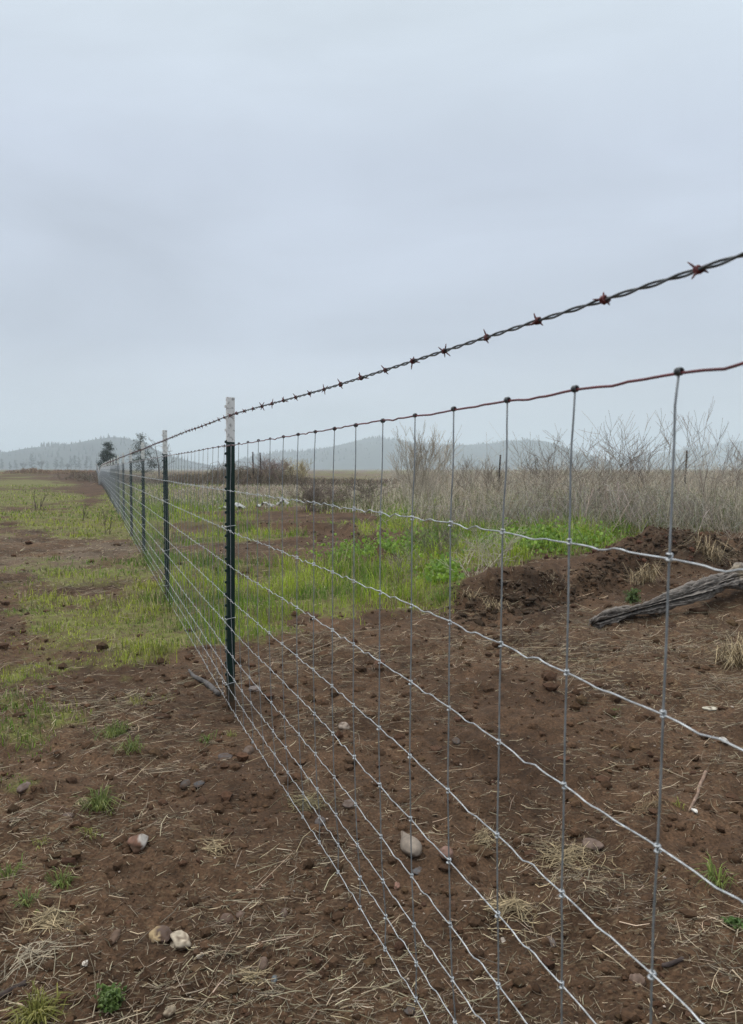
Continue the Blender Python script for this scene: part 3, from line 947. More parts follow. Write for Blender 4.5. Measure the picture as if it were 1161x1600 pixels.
# ------------------------------------------------------------------ STONES one by one
M['stone'] = attr_mat('field_stone', 0.8, 0.3, 0.22, 55, 0.35)
def stone(px, py, w, h, c, label, shape='round', rot=0.0, c2=None, sink=0.25, name='stone'):
    x, y, z = unproj(px, py + h * 0.35)
    W, H = px_size(w, y) / 2, px_size(h, y) / 2
    V, F = ICO3
    V = V.copy()
    sd = int(px * 7 + py)
    rough = {'round': 0.10, 'pear': 0.03, 'angular': 0.34, 'flat': 0.22}[shape]
    n = fbm(V[:, 0] + 3 * V[:, 2], V[:, 1] - 2 * V[:, 2], 0.9, 2, sd) + 0.5 * fbm(V[:, 1] + 5, V[:, 2] * 2, 0.6, 2, sd + 5)
    V *= (1 + rough * 1.6 * n)[:, None]
    if shape == 'angular':                       # cut facets
        rr = random.Random(sd)
        for _ in range(9):
            d = np.array([rr.gauss(0, 1), rr.gauss(0, 1), rr.gauss(0, 1)]); d /= np.linalg.norm(d)
            m = V @ d - rr.uniform(0.55, 0.8)
            V -= np.clip(m, 0, None)[:, None] * d
        V *= 1.25
    if shape == 'pear':
        k = 1.22 - 0.74 * smooth(-0.25, 0.75, V[:, 1])
        V[:, 0] *= k; V[:, 2] *= 0.4 + 0.6 * k
        V[:, 1] *= np.where(V[:, 1] < 0, 0.9, 1.12)
    # seen from above at a slant: depth of the stone makes most of its height in the picture
    el = math.atan2(EYE, y)
    D = H / max(0.35, math.sin(el)) * (1.0 if shape != 'flat' else 1.1)
    Zs = min(W, D) * (0.75 if shape in ('round', 'pear', 'angular') else 0.3)
    if shape == 'pear': D, Zs = H / math.sin(el) * 0.95, W * 0.8
    V = V * np.array([W, D, Zs])
    ca, sa = math.cos(rot), math.sin(rot)
    V = np.stack([V[:, 0] * ca - V[:, 1] * sa, V[:, 0] * sa + V[:, 1] * ca, V[:, 2]], 1)
    c = np.array(c)
    cols = np.repeat(c[None], len(V), 0) * (1 + 0.5 * n)[:, None]
    if c2 is not None:
        m = smooth(0.0, 0.15, (V[:, 0] * c2[1][0] + V[:, 1] * c2[1][1] + V[:, 2] * c2[1][2]) / W + 0.6 * n - c2[2])[:, None]
        cols = cols * (1 - m) + np.array(c2[0]) * m
    # soil smears low on the flank
    dirt = np.clip(smooth(0.35, -0.35, V[:, 2] / Zs + 0.9 * n) + (0.0 if shape == 'pear' else 0.75) * smooth(0.05, 0.28, fbm(V[:, 0] / W * 1.3 + sd, V[:, 1] / D * 1.3 + V[:, 2] / Zs, 0.5, 3, sd + 9)), 0, 0.92)[:, None]
    cols = cols * (1 - dirt) + SOIL * dirt
    o = build(name, V, F, M['stone'], colors=np.clip(cols, 0, 0.8))
    o.location = (x, y, z + Zs * (1 - 2 * sink) - 0.2 * Zs)
    tag(o, label, 'stone', 'stones lying on the soil')

GR, BR, PALE, DK, CRM = (.195, .158, .125), (.105, .066, .044), (.27, .215, .17), (.070, .057, .050), (.40, .335, .25)
stone(640, 1312, 29, 38, GR, 'smooth pale pear shaped stone lying beyond the lower mesh wires', 'pear', 0.25, sink=.12)
stone(697, 1331, 23, 15, (.18, .105, .08), 'small reddish brown cobble just right of the pear shaped stone', 'round')
stone(285, 1468, 27, 23, CRM, 'cream white angular chunk in the bare soil at bottom left', 'angular', 0.5, sink=.15)
stone(251, 1460, 28, 22, (.10, .065, .05), 'dark stone with a tan broken face left of the cream chunk', 'angular', 0.1, ((.36, .26, .14), (-1, -.4, .2), .15), sink=.2)
stone(217, 1315, 30, 20, (.17, .085, .055), 'red brown stone with a white crusted corner on the left soil', 'angular', 0.2, ((.40, .36, .32), (.9, .3, .5), .35), sink=.2)
stone(537, 1135, 19, 10, PALE, 'pale oval pebble behind the mesh right of the nearest post', 'round', sink=.2)
stone(398, 1073, 19, 9, (.19, .155, .14), 'flat grey pebble close to the right of the nearest post', 'flat', sink=.3)
stone(388, 1171, 17, 14, (.12, .085, .065), 'round brown cobble under the lowest wires near the post foot', 'round', sink=.2)
stone(180, 1456, 14, 21, BR, 'upright oval brown stone half sunk at bottom left', 'round', sink=.4)
stone(713, 1157, 13, 9, DK, 'dark pebble alone on bare soil behind the mesh', 'round')
stone(996, 1527, 26, 16, (.15, .10, .075), 'brown domed stone half buried below the lowest knot of the near stay', 'round', sink=.4)
stone(313, 1491, 10, 9, (.52, .47, .40), 'small whitish pebble below right of the cream chunk', 'angular', sink=.2)
stone(354, 1433, 23, 15, (.11, .07, .052), 'broad brown stone of a pair above the straw knot', 'round', sink=.4)
stone(376, 1427, 15, 10, (.12, .08, .06), 'smaller brown stone touching the broad one of the pair', 'round', sink=.35)
stone(265, 1579, 16, 13, (.25, .20, .14), 'dull tan stone at the bottom edge of the left soil', 'angular', sink=.25)
stone(290, 1222, 17, 11, DK, 'dark rounded stone beside a black shard left of the fence', 'round', sink=.4)
stone(311, 1223, 16, 9, (.06, .058, .06), 'black angular shard next to the dark rounded stone', 'flat', sink=.2)
stone(353, 1180, 24, 9, (.075, .06, .055), 'flat dark slab stone left of the lowest wires', 'flat', sink=.3)
stone(640, 1573, 21, 14, (.075, .065, .058), 'dark grey shard at the bottom beneath the wires', 'flat', .4, sink=.2)
stone(429, 1527, 10, 11, (.105, .12, .125), 'small bluish grey pebble right of the straw knot', 'round', sink=.25)
stone(786, 1468, 10, 11, (.36, .31, .26), 'pale pebble beneath the lower mesh at right centre', 'round', sink=.25)
stone(500, 1282, 18, 12, (.085, .07, .065), 'dark cobble touching the lowest wire in the middle', 'round', sink=.3)
stone(411, 1500, 17, 18, (.10, .066, .048), 'brown oval stone half buried above the straw knot', 'round', sink=.42)
stone(37, 1226, 17, 13, (.14, .10, .085), 'grey brown stone near the left edge below the green patch', 'round', sink=.4)
stone(926, 1314, 32, 14, (.145, .10, .078), 'wide flat brown stone behind the dry straw heap', 'flat', sink=.35)
stone(620, 1382, 11, 9, (.28, .15, .11), 'small orange pink pebble among gravel beneath the wires', 'round', sink=.25)
stone(1110, 1107, 25, 7, (.55, .50, .40), 'long cream chip lying on soil at the right', 'flat', .25, sink=.15)
stone(1086, 1267, 9, 6, (.6, .57, .52), 'tiny white chip right of the near stay', 'angular', sink=.2)
stone(134, 1502, 8, 8, (.62, .56, .48), 'tiny white pebble among brown clods at bottom left', 'angular', sink=.2)
stone(1131, 1155, 12, 8, (.45, .42, .38), 'small whitish stone under the third wire at right edge', 'round', sink=.25)
stone(652, 1358, 20, 9, (.085, .08, .08), 'thin dark slate sliver below the pear shaped stone', 'flat', .3, sink=.2)
stone(545, 1253, 24, 12, (.12, .09, .075), 'brown grey stone half buried left of the pear shaped stone', 'flat', sink=.35)
stone(445, 1422, 14, 12, (.10, .07, .055), 'dull brown stone right of the stone pair', 'round', sink=.4)
stone(860, 1468, 16, 14, (.13, .105, .09), 'brownish stone near the foot of the second stay', 'round', sink=.35)
stone(105, 1272, 20, 10, (.13, .095, .08), 'low brown stone left of the leafy grass clump', 'flat', sink=.35)

# ------------------------------------------------------------------ CLODS, GRAVEL, STRAW
def clods():
    x, y = sample(21000, 0.75, 12, 2.0)
    z = height(x, y)
    g, s = cover(x, y, z)
    keep = RNG.random(len(x)) > g * 1.1
    x, y, z = x[keep], y[keep], z[keep]
    sz = 0.0028 * (1 - RNG.random(len(x))) ** (-0.55)
    sz = np.clip(sz, 0.0025, 0.024) * np.clip(y / 2.6, 0.75, 2.2)
    tint = RNG.uniform(0.65, 1.3, (len(x), 1)) * (1 + RNG.uniform(-0.06, 0.06, (len(x), 3)))
    C = SOIL[None] * tint
    peb = RNG.random(len(x)) < 0.05
    C[peb] = np.array([0.26, 0.21, 0.17]) * RNG.uniform(0.5, 1.5, (peb.sum(), 1))
    sz[peb] = np.minimum(sz[peb], 0.0042 * np.clip(y[peb] / 2.2, .8, 2))
    V, F = lumps(np.stack([x, y, z + sz * 0.15], 1), sz, ICO1, 0.3)
    o1 = (V, F, rep(np.clip(C, 0, .6), 12))
    # bigger clods
    x, y = sample(1700, 0.8, 9, 1.9)
    z = height(x, y); g, s = cover(x, y, z)
    keep = RNG.random(len(x)) > g * 1.2
    x, y, z = x[keep], y[keep], z[keep]
    sz = RNG.uniform(0.010, 0.021, len(x)) * np.clip(y / 2.4, 0.6, 1.7)
    C = SOIL[None] * RNG.uniform(0.7, 1.2, (len(x), 1))
    V2, F2 = lumps(np.stack([x, y, z - sz * 0.10], 1), sz, ICO2, 0.13)
    # turned earth on the bank, the heap and round the log
    n = 4600
    bx = RNG.uniform(0.62, 6.5, n); by = np.interp(bx, BX, BY) + RNG.normal(0.10, 0.17, n)
    hx = RNG.normal(3.15, 0.45, 500); hy = RNG.normal(7.8, 0.35, 500)
    b2 = RNG.uniform(-2.6, 0.6, 500); b2y = np.interp(b2, BX, BY) + RNG.normal(0.0, 0.35, 500)
    bx, by = np.concatenate([bx, hx, b2]), np.concatenate([by, hy, b2y])
    bz = height(bx, by)
    bs = np.clip(0.0058 * (1 - RNG.random(len(bx))) ** (-0.50), 0.005, 0.036)
    dd = np.array([0.050, 0.033, 0.021]) * RNG.uniform(0.6, 1.6, (len(bx), 1))
    red = (np.arange(len(bx)) >= n) & (np.arange(len(bx)) < n + 500)
    dd[red] = np.array([0.088, 0.043, 0.027]) * RNG.uniform(0.6, 1.25, (red.sum(), 1))
    V3, F3 = lumps(np.stack([bx, by, bz + bs * 0.1], 1), bs, ICO1, 0.38)
    V, F, C = cat_meshes([o1, (V2, F2, rep(C, 42)), (V3, F3, rep(dd, 12))])
    o = build('soil_clods', V, F, M['clod'], colors=C, smooth_shade=False)
    tag(o, 'loose crumbs and clods of brown earth over the bare soil', 'soil', kind='stuff')
clods()

def straw():
    x, y = sample(112000, 0.75, 16, 1.45)
    z = height(x, y)
    g, s = cover(x, y, z)
    mat = np.clip(0.55 + 1.5 * fbm(x, y, 0.28, 3, 191), 0.12, 1.6)
    keep = RNG.random(len(x)) < mat * np.clip(0.10 + 0.85 * np.minimum(s, 1.2), 0, 1.2) * np.clip(1.05 - g, 0.15, 1)
    keep &= ~((bank_d(x, y) > -0.05) & (bank_d(x, y) < 0.5) & (RNG.random(len(x)) < 0.5) & (x > .3))
    x, y, z = x[keep][:44000], y[keep][:44000], z[keep][:44000]
    n = len(x)
    L = np.clip(RNG.lognormal(-3.55, 0.62, n), 0.008, 0.19) * np.clip(y / 2.8, 0.9, 1.6)
    a = RNG.normal(0.25, 0.95, n)
    fl = RNG.random(n) < 0.3
    a[fl] = RNG.uniform(0, 6.28, fl.sum())
    tilt = np.abs(RNG.normal(0, 0.16, n))
    t = np.array([-0.5, 0.05, 0.5])
    bend = RNG.normal(0, 0.075, n)
    P = np.zeros((n, 3, 3))
    for q in range(3):
        aa = a + bend * (1 if q == 2 else 0) * 4
        P[:, q, 0] = x + L * t[q] * np.cos(a) + (L * bend * (abs(t[q]) * 2 - 0.5)) * -np.sin(a)
        P[:, q, 1] = y + L * t[q] * np.sin(a) + (L * bend * (abs(t[q]) * 2 - 0.5)) * np.cos(a)
    for q in range(3):
        hz = height(P[:, q, 0], P[:, q, 1])
        P[:, q, 2] = np.maximum(hz + 0.003, z + 0.004 + L * (t[q] + 0.5) * tilt)
    R = np.clip(0.0005 + 0.0009 * RNG.random(n) ** 2, 0.00028 * y, 0.004)[:, None] * np.array([1.0, 0.95, 0.55])
    V, F = tubes(P, R, 3)
    c0 = np.array([0.40, 0.325, 0.22])
    C = c0[None] * np.clip(RNG.lognormal(-0.38, 0.50, (n, 1)), 0.22, 1.6) * (1 + RNG.uniform(-0.07, 0.07, (n, 3)))
    # chaff: short broken bits everywhere
    cx_, cy_ = sample(60000, 0.75, 9, 1.7)
    cz_ = height(cx_, cy_); g, s = cover(cx_, cy_, cz_)
    kk = (RNG.random(len(cx_)) < np.clip(.35 + .5 * np.minimum(s, 1.2), 0, 1) * np.clip(1.05 - g, .1, 1))
    cx_, cy_, cz_ = cx_[kk][:26000], cy_[kk][:26000], cz_[kk][:26000]
    m = len(cx_); ca_ = RNG.uniform(0, 6.283, m); cl2 = RNG.uniform(.003, .011, m) * np.clip(cy_ / 2.2, .8, 2)
    dv = np.stack([np.cos(ca_), np.sin(ca_), RNG.normal(0, .25, m)], 1) * cl2[:, None]
    p0 = np.stack([cx_, cy_, cz_ + .003], 1)
    V9, F9 = tubes(np.stack([p0 - dv, p0 + dv], 1), np.clip(.0007, .00026 * cy_, .003)[:, None] * np.array([1, .7]), 3)
    C9 = np.array([0.40, 0.325, 0.22])[None] * np.clip(RNG.lognormal(-.5, .5, (m, 1)), .2, 1.5)
    V, F, CC = cat_meshes([(V, F, rep(C, 9)), (V9, F9, rep(C9, 6))])
    o = build('dry_straw', V, F, M['straw'], colors=np.clip(CC, 0, .7))
    tag(o, 'scattered dry straw and dead grass stems over the soil', 'straw', kind='stuff')
straw()

# ------------------------------------------------------------------ GRASS that carpets the patches
def right_of_fence(x, y):
    return x > FC - FT * y

def grass():
    x, y = sample(620000, 1.2, 60, 1.35, 0.56, 0.6)
    z = height(x, y, True)
    g, s = cover(x, y, z)
    rt = right_of_fence(x, y)
    n1 = np.clip(np.where(rt, 0.62, 0.48) + 2.2 * fbm(x, y, 0.30, 3, 131), 0, 1)
    keep = RNG.random(len(x)) < np.clip(g - 0.12, 0, 1) * (0.25 + 0.75 * n1)
    # nothing but bare earth on the cut face
    d = bank_d(x, y); a = np.interp(x, BX, BA)
    keep &= ~((np.abs(d - 0.06) < 0.28) & (a > 0.12) & (RNG.random(len(x)) < 0.90))
    keep &= ~((np.hypot((x - 3.2) / 0.8, (y - 7.8) / 0.6) < 1) & (RNG.random(len(x)) < 0.97))
    keep &= ~((y > 22) & (RNG.random(len(x)) < 0.35))
    x, y, z, g, rt = x[keep], y[keep], z[keep], g[keep], rt[keep]
    n = len(x)
    if n > 150000:
        i = RNG.permutation(n)[:150000]; x, y, z, g, rt = x[i], y[i], z[i], g[i], rt[i]; n = 150000
    hh = np.where(rt, RNG.gamma(5.0, 0.022, n), RNG.gamma(4.0, 0.0105, n)) * (0.55 + 0.6 * np.clip(g, 0, 1))
    hh = np.clip(hh, 0.012, 0.34) * np.where(rt, np.clip(y / 7, 0.7, 1.3), 1)
    hh = hh * np.clip(0.85 + 1.5 * fbm(x, y, 0.45, 2, 137), 0.4, 1.7)
    w = np.clip(RNG.uniform(0.0011, 0.0024, n), np.where(rt, 0.00042, 0.00052) * y, 0.02)
    lean = np.clip(RNG.normal(0.5, 0.28, n), 0.02, 1.1)
    V, F = blades(np.stack([x, y, z - 0.004], 1), RNG.uniform(0, 6.283, n), hh, w, lean)
    t = np.clip(0.42 + 1.9 * fbm(x, y, 0.7, 3, 151) + RNG.normal(0, 0.22, n), 0, 1)[:, None]
    cr_ = np.array([0.110, 0.205, 0.022]) * (1 - t) + np.array([0.350, 0.430, 0.050]) * t
    cl_ = np.array([0.115, 0.205, 0.025]) * (1 - t) + np.array([0.340, 0.375, 0.056]) * t
    C = np.where(rt[:, None], cr_, cl_)
    dead = RNG.random(n) < np.where(rt, 0.20, 0.30)
    C[dead] = np.array([0.40, 0.33, 0.20]) * RNG.uniform(0.5, 1.2, (dead.sum(), 1))
    C *= np.where(rt[:, None], RNG.uniform(0.6, 1.4, (n, 1)), RNG.uniform(0.35, 1.6, (n, 1)))
    o = build('grass', V, F, M['grass'], colors=rep(C, 5), smooth_shade=False)
    tag(o, 'patchy spring grass on both sides of the fence', 'grass', kind='stuff')
grass()

def leafy():
    """broad-leaved seedlings that cover the top of the bank"""
    spots = [(965, 805, 75, 22, 1500), (860, 850, 70, 22, 1300), (1010, 812, 40, 18, 900), (640, 860, 60, 18, 500), (690, 905, 26, 12, 260), (800, 858, 50, 14, 600), (1120, 775, 60, 16, 600), (620, 812, 22, 8, 400), (560, 870, 60, 14, 300)]
    Vs = []
    for cx, cy, rx, ry, n in spots:
        n = int(n * 1.6)
        x0, y0, z0 = unproj(cx, cy)
        ex = px_size(rx, y0)
        x = RNG.normal(x0, ex * 0.6, n); y = RNG.normal(y0, max(0.35, ex * 0.9), n)
        d = bank_d(x, y); a = np.interp(x, BX, BA)
        k = ~((d < 0.26) & (d > -0.3) & (a > 0.12)) & (np.hypot((x - 3.2) / 0.7, (y - 7.9) / 0.55) > 1)
        x, y = x[k], y[k]; n = len(x)
        z = height(x, y) + RNG.gamma(2.0, 0.035, n)
        base = np.stack([x, y, z], 1)
        L = RNG.uniform(0.020, 0.058, n); W = L * RNG.uniform(0.25, 0.42, n)
        V, F = blades(base, RNG.uniform(0, 6.283, n), L * 1.3, W, RNG.uniform(0.5, 1.2, n), 0.5)
        t = RNG.random((n, 1))
        C = (np.array([0.110, 0.215, 0.026]) * (1 - t) + np.array([0.240, 0.360, 0.050]) * t) * RNG.uniform(0.7, 1.25, (n, 1))
        Vs.append((V, F, rep(C, 5)))
    V, F, C = cat_meshes(Vs)
    o = build('leafy_weeds', V, F, M['grass'], colors=C)
    tag(o, 'low bright green broad leaved weeds on top of the dug bank', 'weeds', kind='stuff')
leafy()

# single grass clumps one can point at
def tuft(px, py, wpx, n, hgt, cols, label, name='grass_tuft', cat='grass tuft', lean=(0.35, 1.0), w=0.0019, leaf=False, group='grass clumps on the bare soil', tall=None):
    x, y, z = unproj(px, py)
    R = px_size(wpx, y) / 2
    if not leaf: n = int(n * .62); hgt *= 1.15; lean = (lean[0] + .1, lean[1] + .15)
    rr = np.abs(RNG.normal(0, 0.42, n)) * R; aa = RNG.uniform(0, 6.283, n)
    bx, by = rr * np.cos(aa), rr * np.sin(aa) * 1.1
    bz = height(x + bx, y + by) - z - 0.003
    h = RNG.uniform(0.35, 1.0, n) * hgt
    ang = aa + RNG.normal(0, 0.7 if name != 'dry_grass_tuft' else 2.2, n)
    if name == 'dry_grass_tuft': h = h * RNG.uniform(.6, 1.3, n); w = w * .8
    if leaf:
        base = np.stack([bx, by, bz + RNG.random(n) * hgt * 0.7], 1)
        L = RNG.uniform(0.5, 1.0, n) * w * 6
        V, F = blades(base, RNG.uniform(0, 6.283, n), L, L * 0.3, RNG.uniform(0.5, 1.1, n), 0.4)
    else:
        V, F = blades(np.stack([bx, by, bz], 1), ang, h, RNG.uniform(0.6, 1.2, n) * w, RNG.uniform(*lean, n), 0.45)
    per = 5
    if name == 'dry_grass_tuft' and hgt < .12:         # matted: bent stems lying over one another
        n = int(n * 1.5); per = 12
        n = int(n * .85); r1 = np.abs(RNG.normal(0, .62, n)) * R; a1 = RNG.uniform(0, 6.283, n)
        mx_, my_ = r1 * np.cos(a1), r1 * np.sin(a1)
        L = RNG.uniform(.25, 1.0, n) * min(.16, .7 * R + .045); th = RNG.normal(.3, 1.2, n); bd = RNG.normal(0, .5, n)
        P = np.zeros((n, 4, 3))
        top = hgt * .34 * np.exp(-(r1 / (R * .7)) ** 2) * RNG.random(n)
        for q, f in enumerate((-.5, -.15, .2, .5)):
            tq = th + bd * f
            P[:, q, 0] = mx_ + L * f * np.cos(tq); P[:, q, 1] = my_ + L * f * np.sin(tq)
            P[:, q, 2] = np.maximum(height(x + P[:, q, 0], y + P[:, q, 1]) - z + .002, 0 * top - 1) + top * (1 - 1.2 * f * f)
        P[:, 3, 2] += np.where(RNG.random(n) < .25, RNG.uniform(0, .5, n) * L, 0)
        V, F = tubes(P, (np.clip(RNG.uniform(.0005, .0013, n), .00026 * y, .004))[:, None] * np.array([.9, 1, .9, .5]), 3)
    c0, c1 = np.array(cols[0]), np.array(cols[1])
    t = RNG.random((n, 1))
    C = (c0 * (1 - t) + c1 * t) * (RNG.uniform(0.9, 1.65, (n, 1)) if name != 'dry_grass_tuft' else RNG.uniform(0.45, 1.35, (n, 1)))
    o = build(name, V, F, M['grass'] if name != 'dry_grass_tuft' else M['straw'], colors=rep(C, per), smooth_shade=False)
    o.location = (x, y, z)
    tag(o, label, cat, group)
GA, GB = (.085, .125, .030), (.19, .205, .065)
YG = (.22, .20, .055)
tuft(178, 1150, 62, 260, .075, (GA, GB), 'wide straggling grass clump in the middle of the left soil')
tuft(205, 1172, 46, 130, .070, (GA, GB), 'grass clump with a pale stem touching the wide clump below right')
tuft(156, 1262, 54, 190, .085, (GA, GB), 'dense green grass clump above the white cornered stone')
tuft(325, 1156, 30, 60, .050, (GA, (.16, .22, .05)), 'small bright green weed left of the nearest post foot')
tuft(358, 1150, 26, 40, .040, (GB, YG), 'small yellow green weed touching the lowest wires by the post')
tuft(215, 1100, 50, 70, .075, (GB, YG), 'thin yellow green clump above the wide straggling one')
tuft(141, 1303, 26, 50, .040, (GB, YG), 'very small grass sprig under the dense green clump')
tuft(98, 1382, 50, 100, .055, (GA, GB), 'low grass clump with drooping blades on the left')
tuft(42, 1414, 42, 70, .050, ((.10, .16, .05), GB), 'bright short weed with white edged blades at far left')
tuft(14, 1370, 44, 80, .055, (GA, GB), 'grass clump cut by the left edge of the frame')
tuft(58, 1594, 78, 300, .060, ((.13, .14, .03), YG), 'yellow green mossy grass clump in the bottom left corner')
tuft(172, 1572, 52, 400, .042, ((.06, .10, .025), (.12, .17, .045)), 'small leafy weed at the bottom left', 'leafy_weed', 'weed', leaf=True, w=.0026)
tuft(1122, 1380, 46, 90, .065, (GA, (.24, .28, .07)), 'fresh grass clump standing at the right edge')
tuft(1148, 1452, 34, 160, .03, ((.06, .11, .03), (.13, .19, .06)), 'flat leafy weed at the right edge below the fresh clump', 'leafy_weed', 'weed', leaf=True, w=.0030)
tuft(957, 1112, 30, 90, .022, (GA, (.12, .15, .05)), 'small mossy green patch between the two nearest stays')
tuft(1061, 1258, 22, 30, .028, ((.2, .23, .05), YG), 'tiny yellow green sprout beside the brown twig')
tuft(990, 942, 34, 260, .14, ((.06, .095, .03), (.12, .16, .055)), 'dark leafy weed growing behind the log', 'leafy_weed', 'weed', leaf=True, w=.006)
tuft(692, 938, 44, 150, .22, ((.085, .15, .022), (.14, .21, .04)), 'bright feathery plant at the foot of the dug bank')
tuft(250, 1022, 60, 260, .085, ((.11, .15, .03), YG), 'lush yellow green clump left of the black stick')
tuft(66, 1320, 24, 40, .035, (GB, YG), 'faint sprig of grass left of the white cornered stone')
ST0, ST1 = (.22, .165, .095), (.46, .36, .21)
DG = 'heaps of dry straw and dead grass'
tuft(885, 1345, 110, 260, .085, (ST0, ST1), 'broad heap of dry straw behind the lower mesh', 'dry_grass_tuft', 'dry grass', (.7, 1.2), group=DG)
tuft(800, 1420, 90, 200, .06, (ST0, ST1), 'ragged straw patch below the broad heap', 'dry_grass_tuft', 'dry grass', (.8, 1.2), group=DG)
tuft(1150, 1040, 80, 260, .26, (ST0, ST1), 'bleached dead grass clump at the right edge below the log', 'dry_grass_tuft', 'dry grass', (.7, 1.2), w=.003, group=DG)
tuft(1012, 868, 56, 220, .32, (ST0, ST1), 'pale dead grass clump leaning against the dug bank', 'dry_grass_tuft', 'dry grass', (.5, 1.1), w=.0035, group=DG)
tuft(1108, 868, 60, 240, .34, (ST0, (.36, .28, .17)), 'dead grass hanging over the heap of turned earth', 'dry_grass_tuft', 'dry grass', (.8, 1.3), w=.004, group=DG)
tuft(772, 952, 40, 90, .16, (ST0, ST1), 'pale uprooted grass roots low on the dug bank face', 'dry_grass_tuft', 'dry grass', (.5, 1.2), w=.003, group=DG)
tuft(735, 935, 34, 60, .14, (ST0, ST1), 'dead grass wisp at the left end of the dug bank', 'dry_grass_tuft', 'dry grass', (.5, 1.2), w=.003, group=DG)
tuft(860, 935, 50, 50, .13, ((.2, .15, .1), (.4, .32, .2)), 'scattered pale rootlets on the middle of the bank face', 'dry_grass_tuft', 'dry grass', (.5, 1.3), w=.0026, group=DG)
tuft(75, 1440, 74, 170, .055, (ST0, ST1), 'dry grass clump at left below the drooping green one', 'dry_grass_tuft', 'dry grass', (.7, 1.2), w=.0012, group=DG)
tuft(394, 1532, 46, 46, .040, (ST0, ST1), 'knot of straw on bare soil left of the bottom wires', 'dry_grass_tuft', 'dry grass', (.9, 1.3), w=.0011, group=DG)
tuft(338, 1330, 58, 60, .050, (ST0, ST1), 'flattened straw wisp right of the white cornered stone', 'dry_grass_tuft', 'dry grass', (1.0, 1.4), w=.0011, group=DG)
tuft(480, 1260, 66, 160, .06, ((.15, .12, .07), (.30, .25, .13)), 'dull dead grass ridge under the lowest wire', 'dry_grass_tuft', 'dry grass', (.6, 1.1), w=.0013, group=DG)
tuft(1020, 1260, 60, 90, .05, ((.15, .10, .055), (.28, .2, .11)), 'brown withered grass beside the near stay', 'dry_grass_tuft', 'dry grass', (.8, 1.2), w=.0012, group=DG)
tuft(760, 1310, 50, 70, .05, (ST0, ST1), 'small straw wisp right of the reddish cobble', 'dry_grass_tuft', 'dry grass', (.9, 1.3), w=.0012, group=DG)
tuft(50, 1500, 110, 70, .09, ((.30, .25, .18), (.45, .38, .27)), 'tangle of long bleached stems at the lower left edge', 'dry_grass_tuft', 'dry grass', (.9, 1.3), w=.0011, group=DG)
tuft(130, 1255, 24, 40, .045, (ST0, ST1), 'little dry wisp left of the dense green clump', 'dry_grass_tuft', 'dry grass', (.7, 1.2), w=.0011, group=DG)

# sticks
def stick(pts, r, c, label, name='stick'):
    P = [np.array(unproj(*p)) for p in pts]
    n = len(P)
    P = np.array(P)
    lift = np.asarray(r) if np.ndim(r) else np.full(n, r)
    P[:, 2] += lift * 1.0
    s = np.linspace(0, 1, n); t = np.linspace(0, 1, 26)
    Q = np.stack([np.interp(t, s, P[:, k]) for k in range(3)], 1)
    Q[:, :2] += 0.003 * np.stack([fbm(t, t * 0, .2, 2, int(pts[0][0])), fbm(t, t * 0 + 3, .2, 2, int(pts[0][0]) + 4)], 1)
    R = np.interp(t, s, lift) * (1 + 0.25 * fbm(t, t * 0, .12, 2, 9))
    V, F = tubes((Q - P[0])[None], R[None], 8)
    C = np.array(c)[None] * (1 + 0.6 * fbm(V[:, 0] * 3, V[:, 1] * 3 + V[:, 2] * 9, .05, 3, 8))[:, None]
    o = build(name, V, F, M['bark_log'], colors=C)
    o.location = Vector(P[0])
    tag(o, label, 'stick')
stick([(295, 1049), (303, 1060), (322, 1070), (342, 1088)], [.006, .011, .013, .012], (.105, .095, .09), 'dark grey stick lying just left of the nearest post')
stick([(1103, 1208), (1095, 1225), (1090, 1245), (1078, 1268)], [.0055, .006, .0055, .004], (.25, .17, .125), 'short reddish brown twig on the soil at the right')
stick([(920, 1475), (960, 1500), (1000, 1535), (1028, 1592)], [.0012, .0014, .0014, .001], (.42, .33, .22), 'long pale straw stem under the near stay')
stick([(1068, 1500), (1040, 1512), (1030, 1510)], [.004, .005, .004], (.06, .045, .04), 'short dark twig at the lower right')
stick([(840, 838), (905, 828), (925, 826)], [.018, .022, .015], (.10, .08, .065), 'dark weathered branch on the green bank')
stick([(40, 1540), (0, 1560), (-30, 1566)], [.006, .007, .007], (.06, .045, .04), 'dark rotten stick at the bottom left edge')

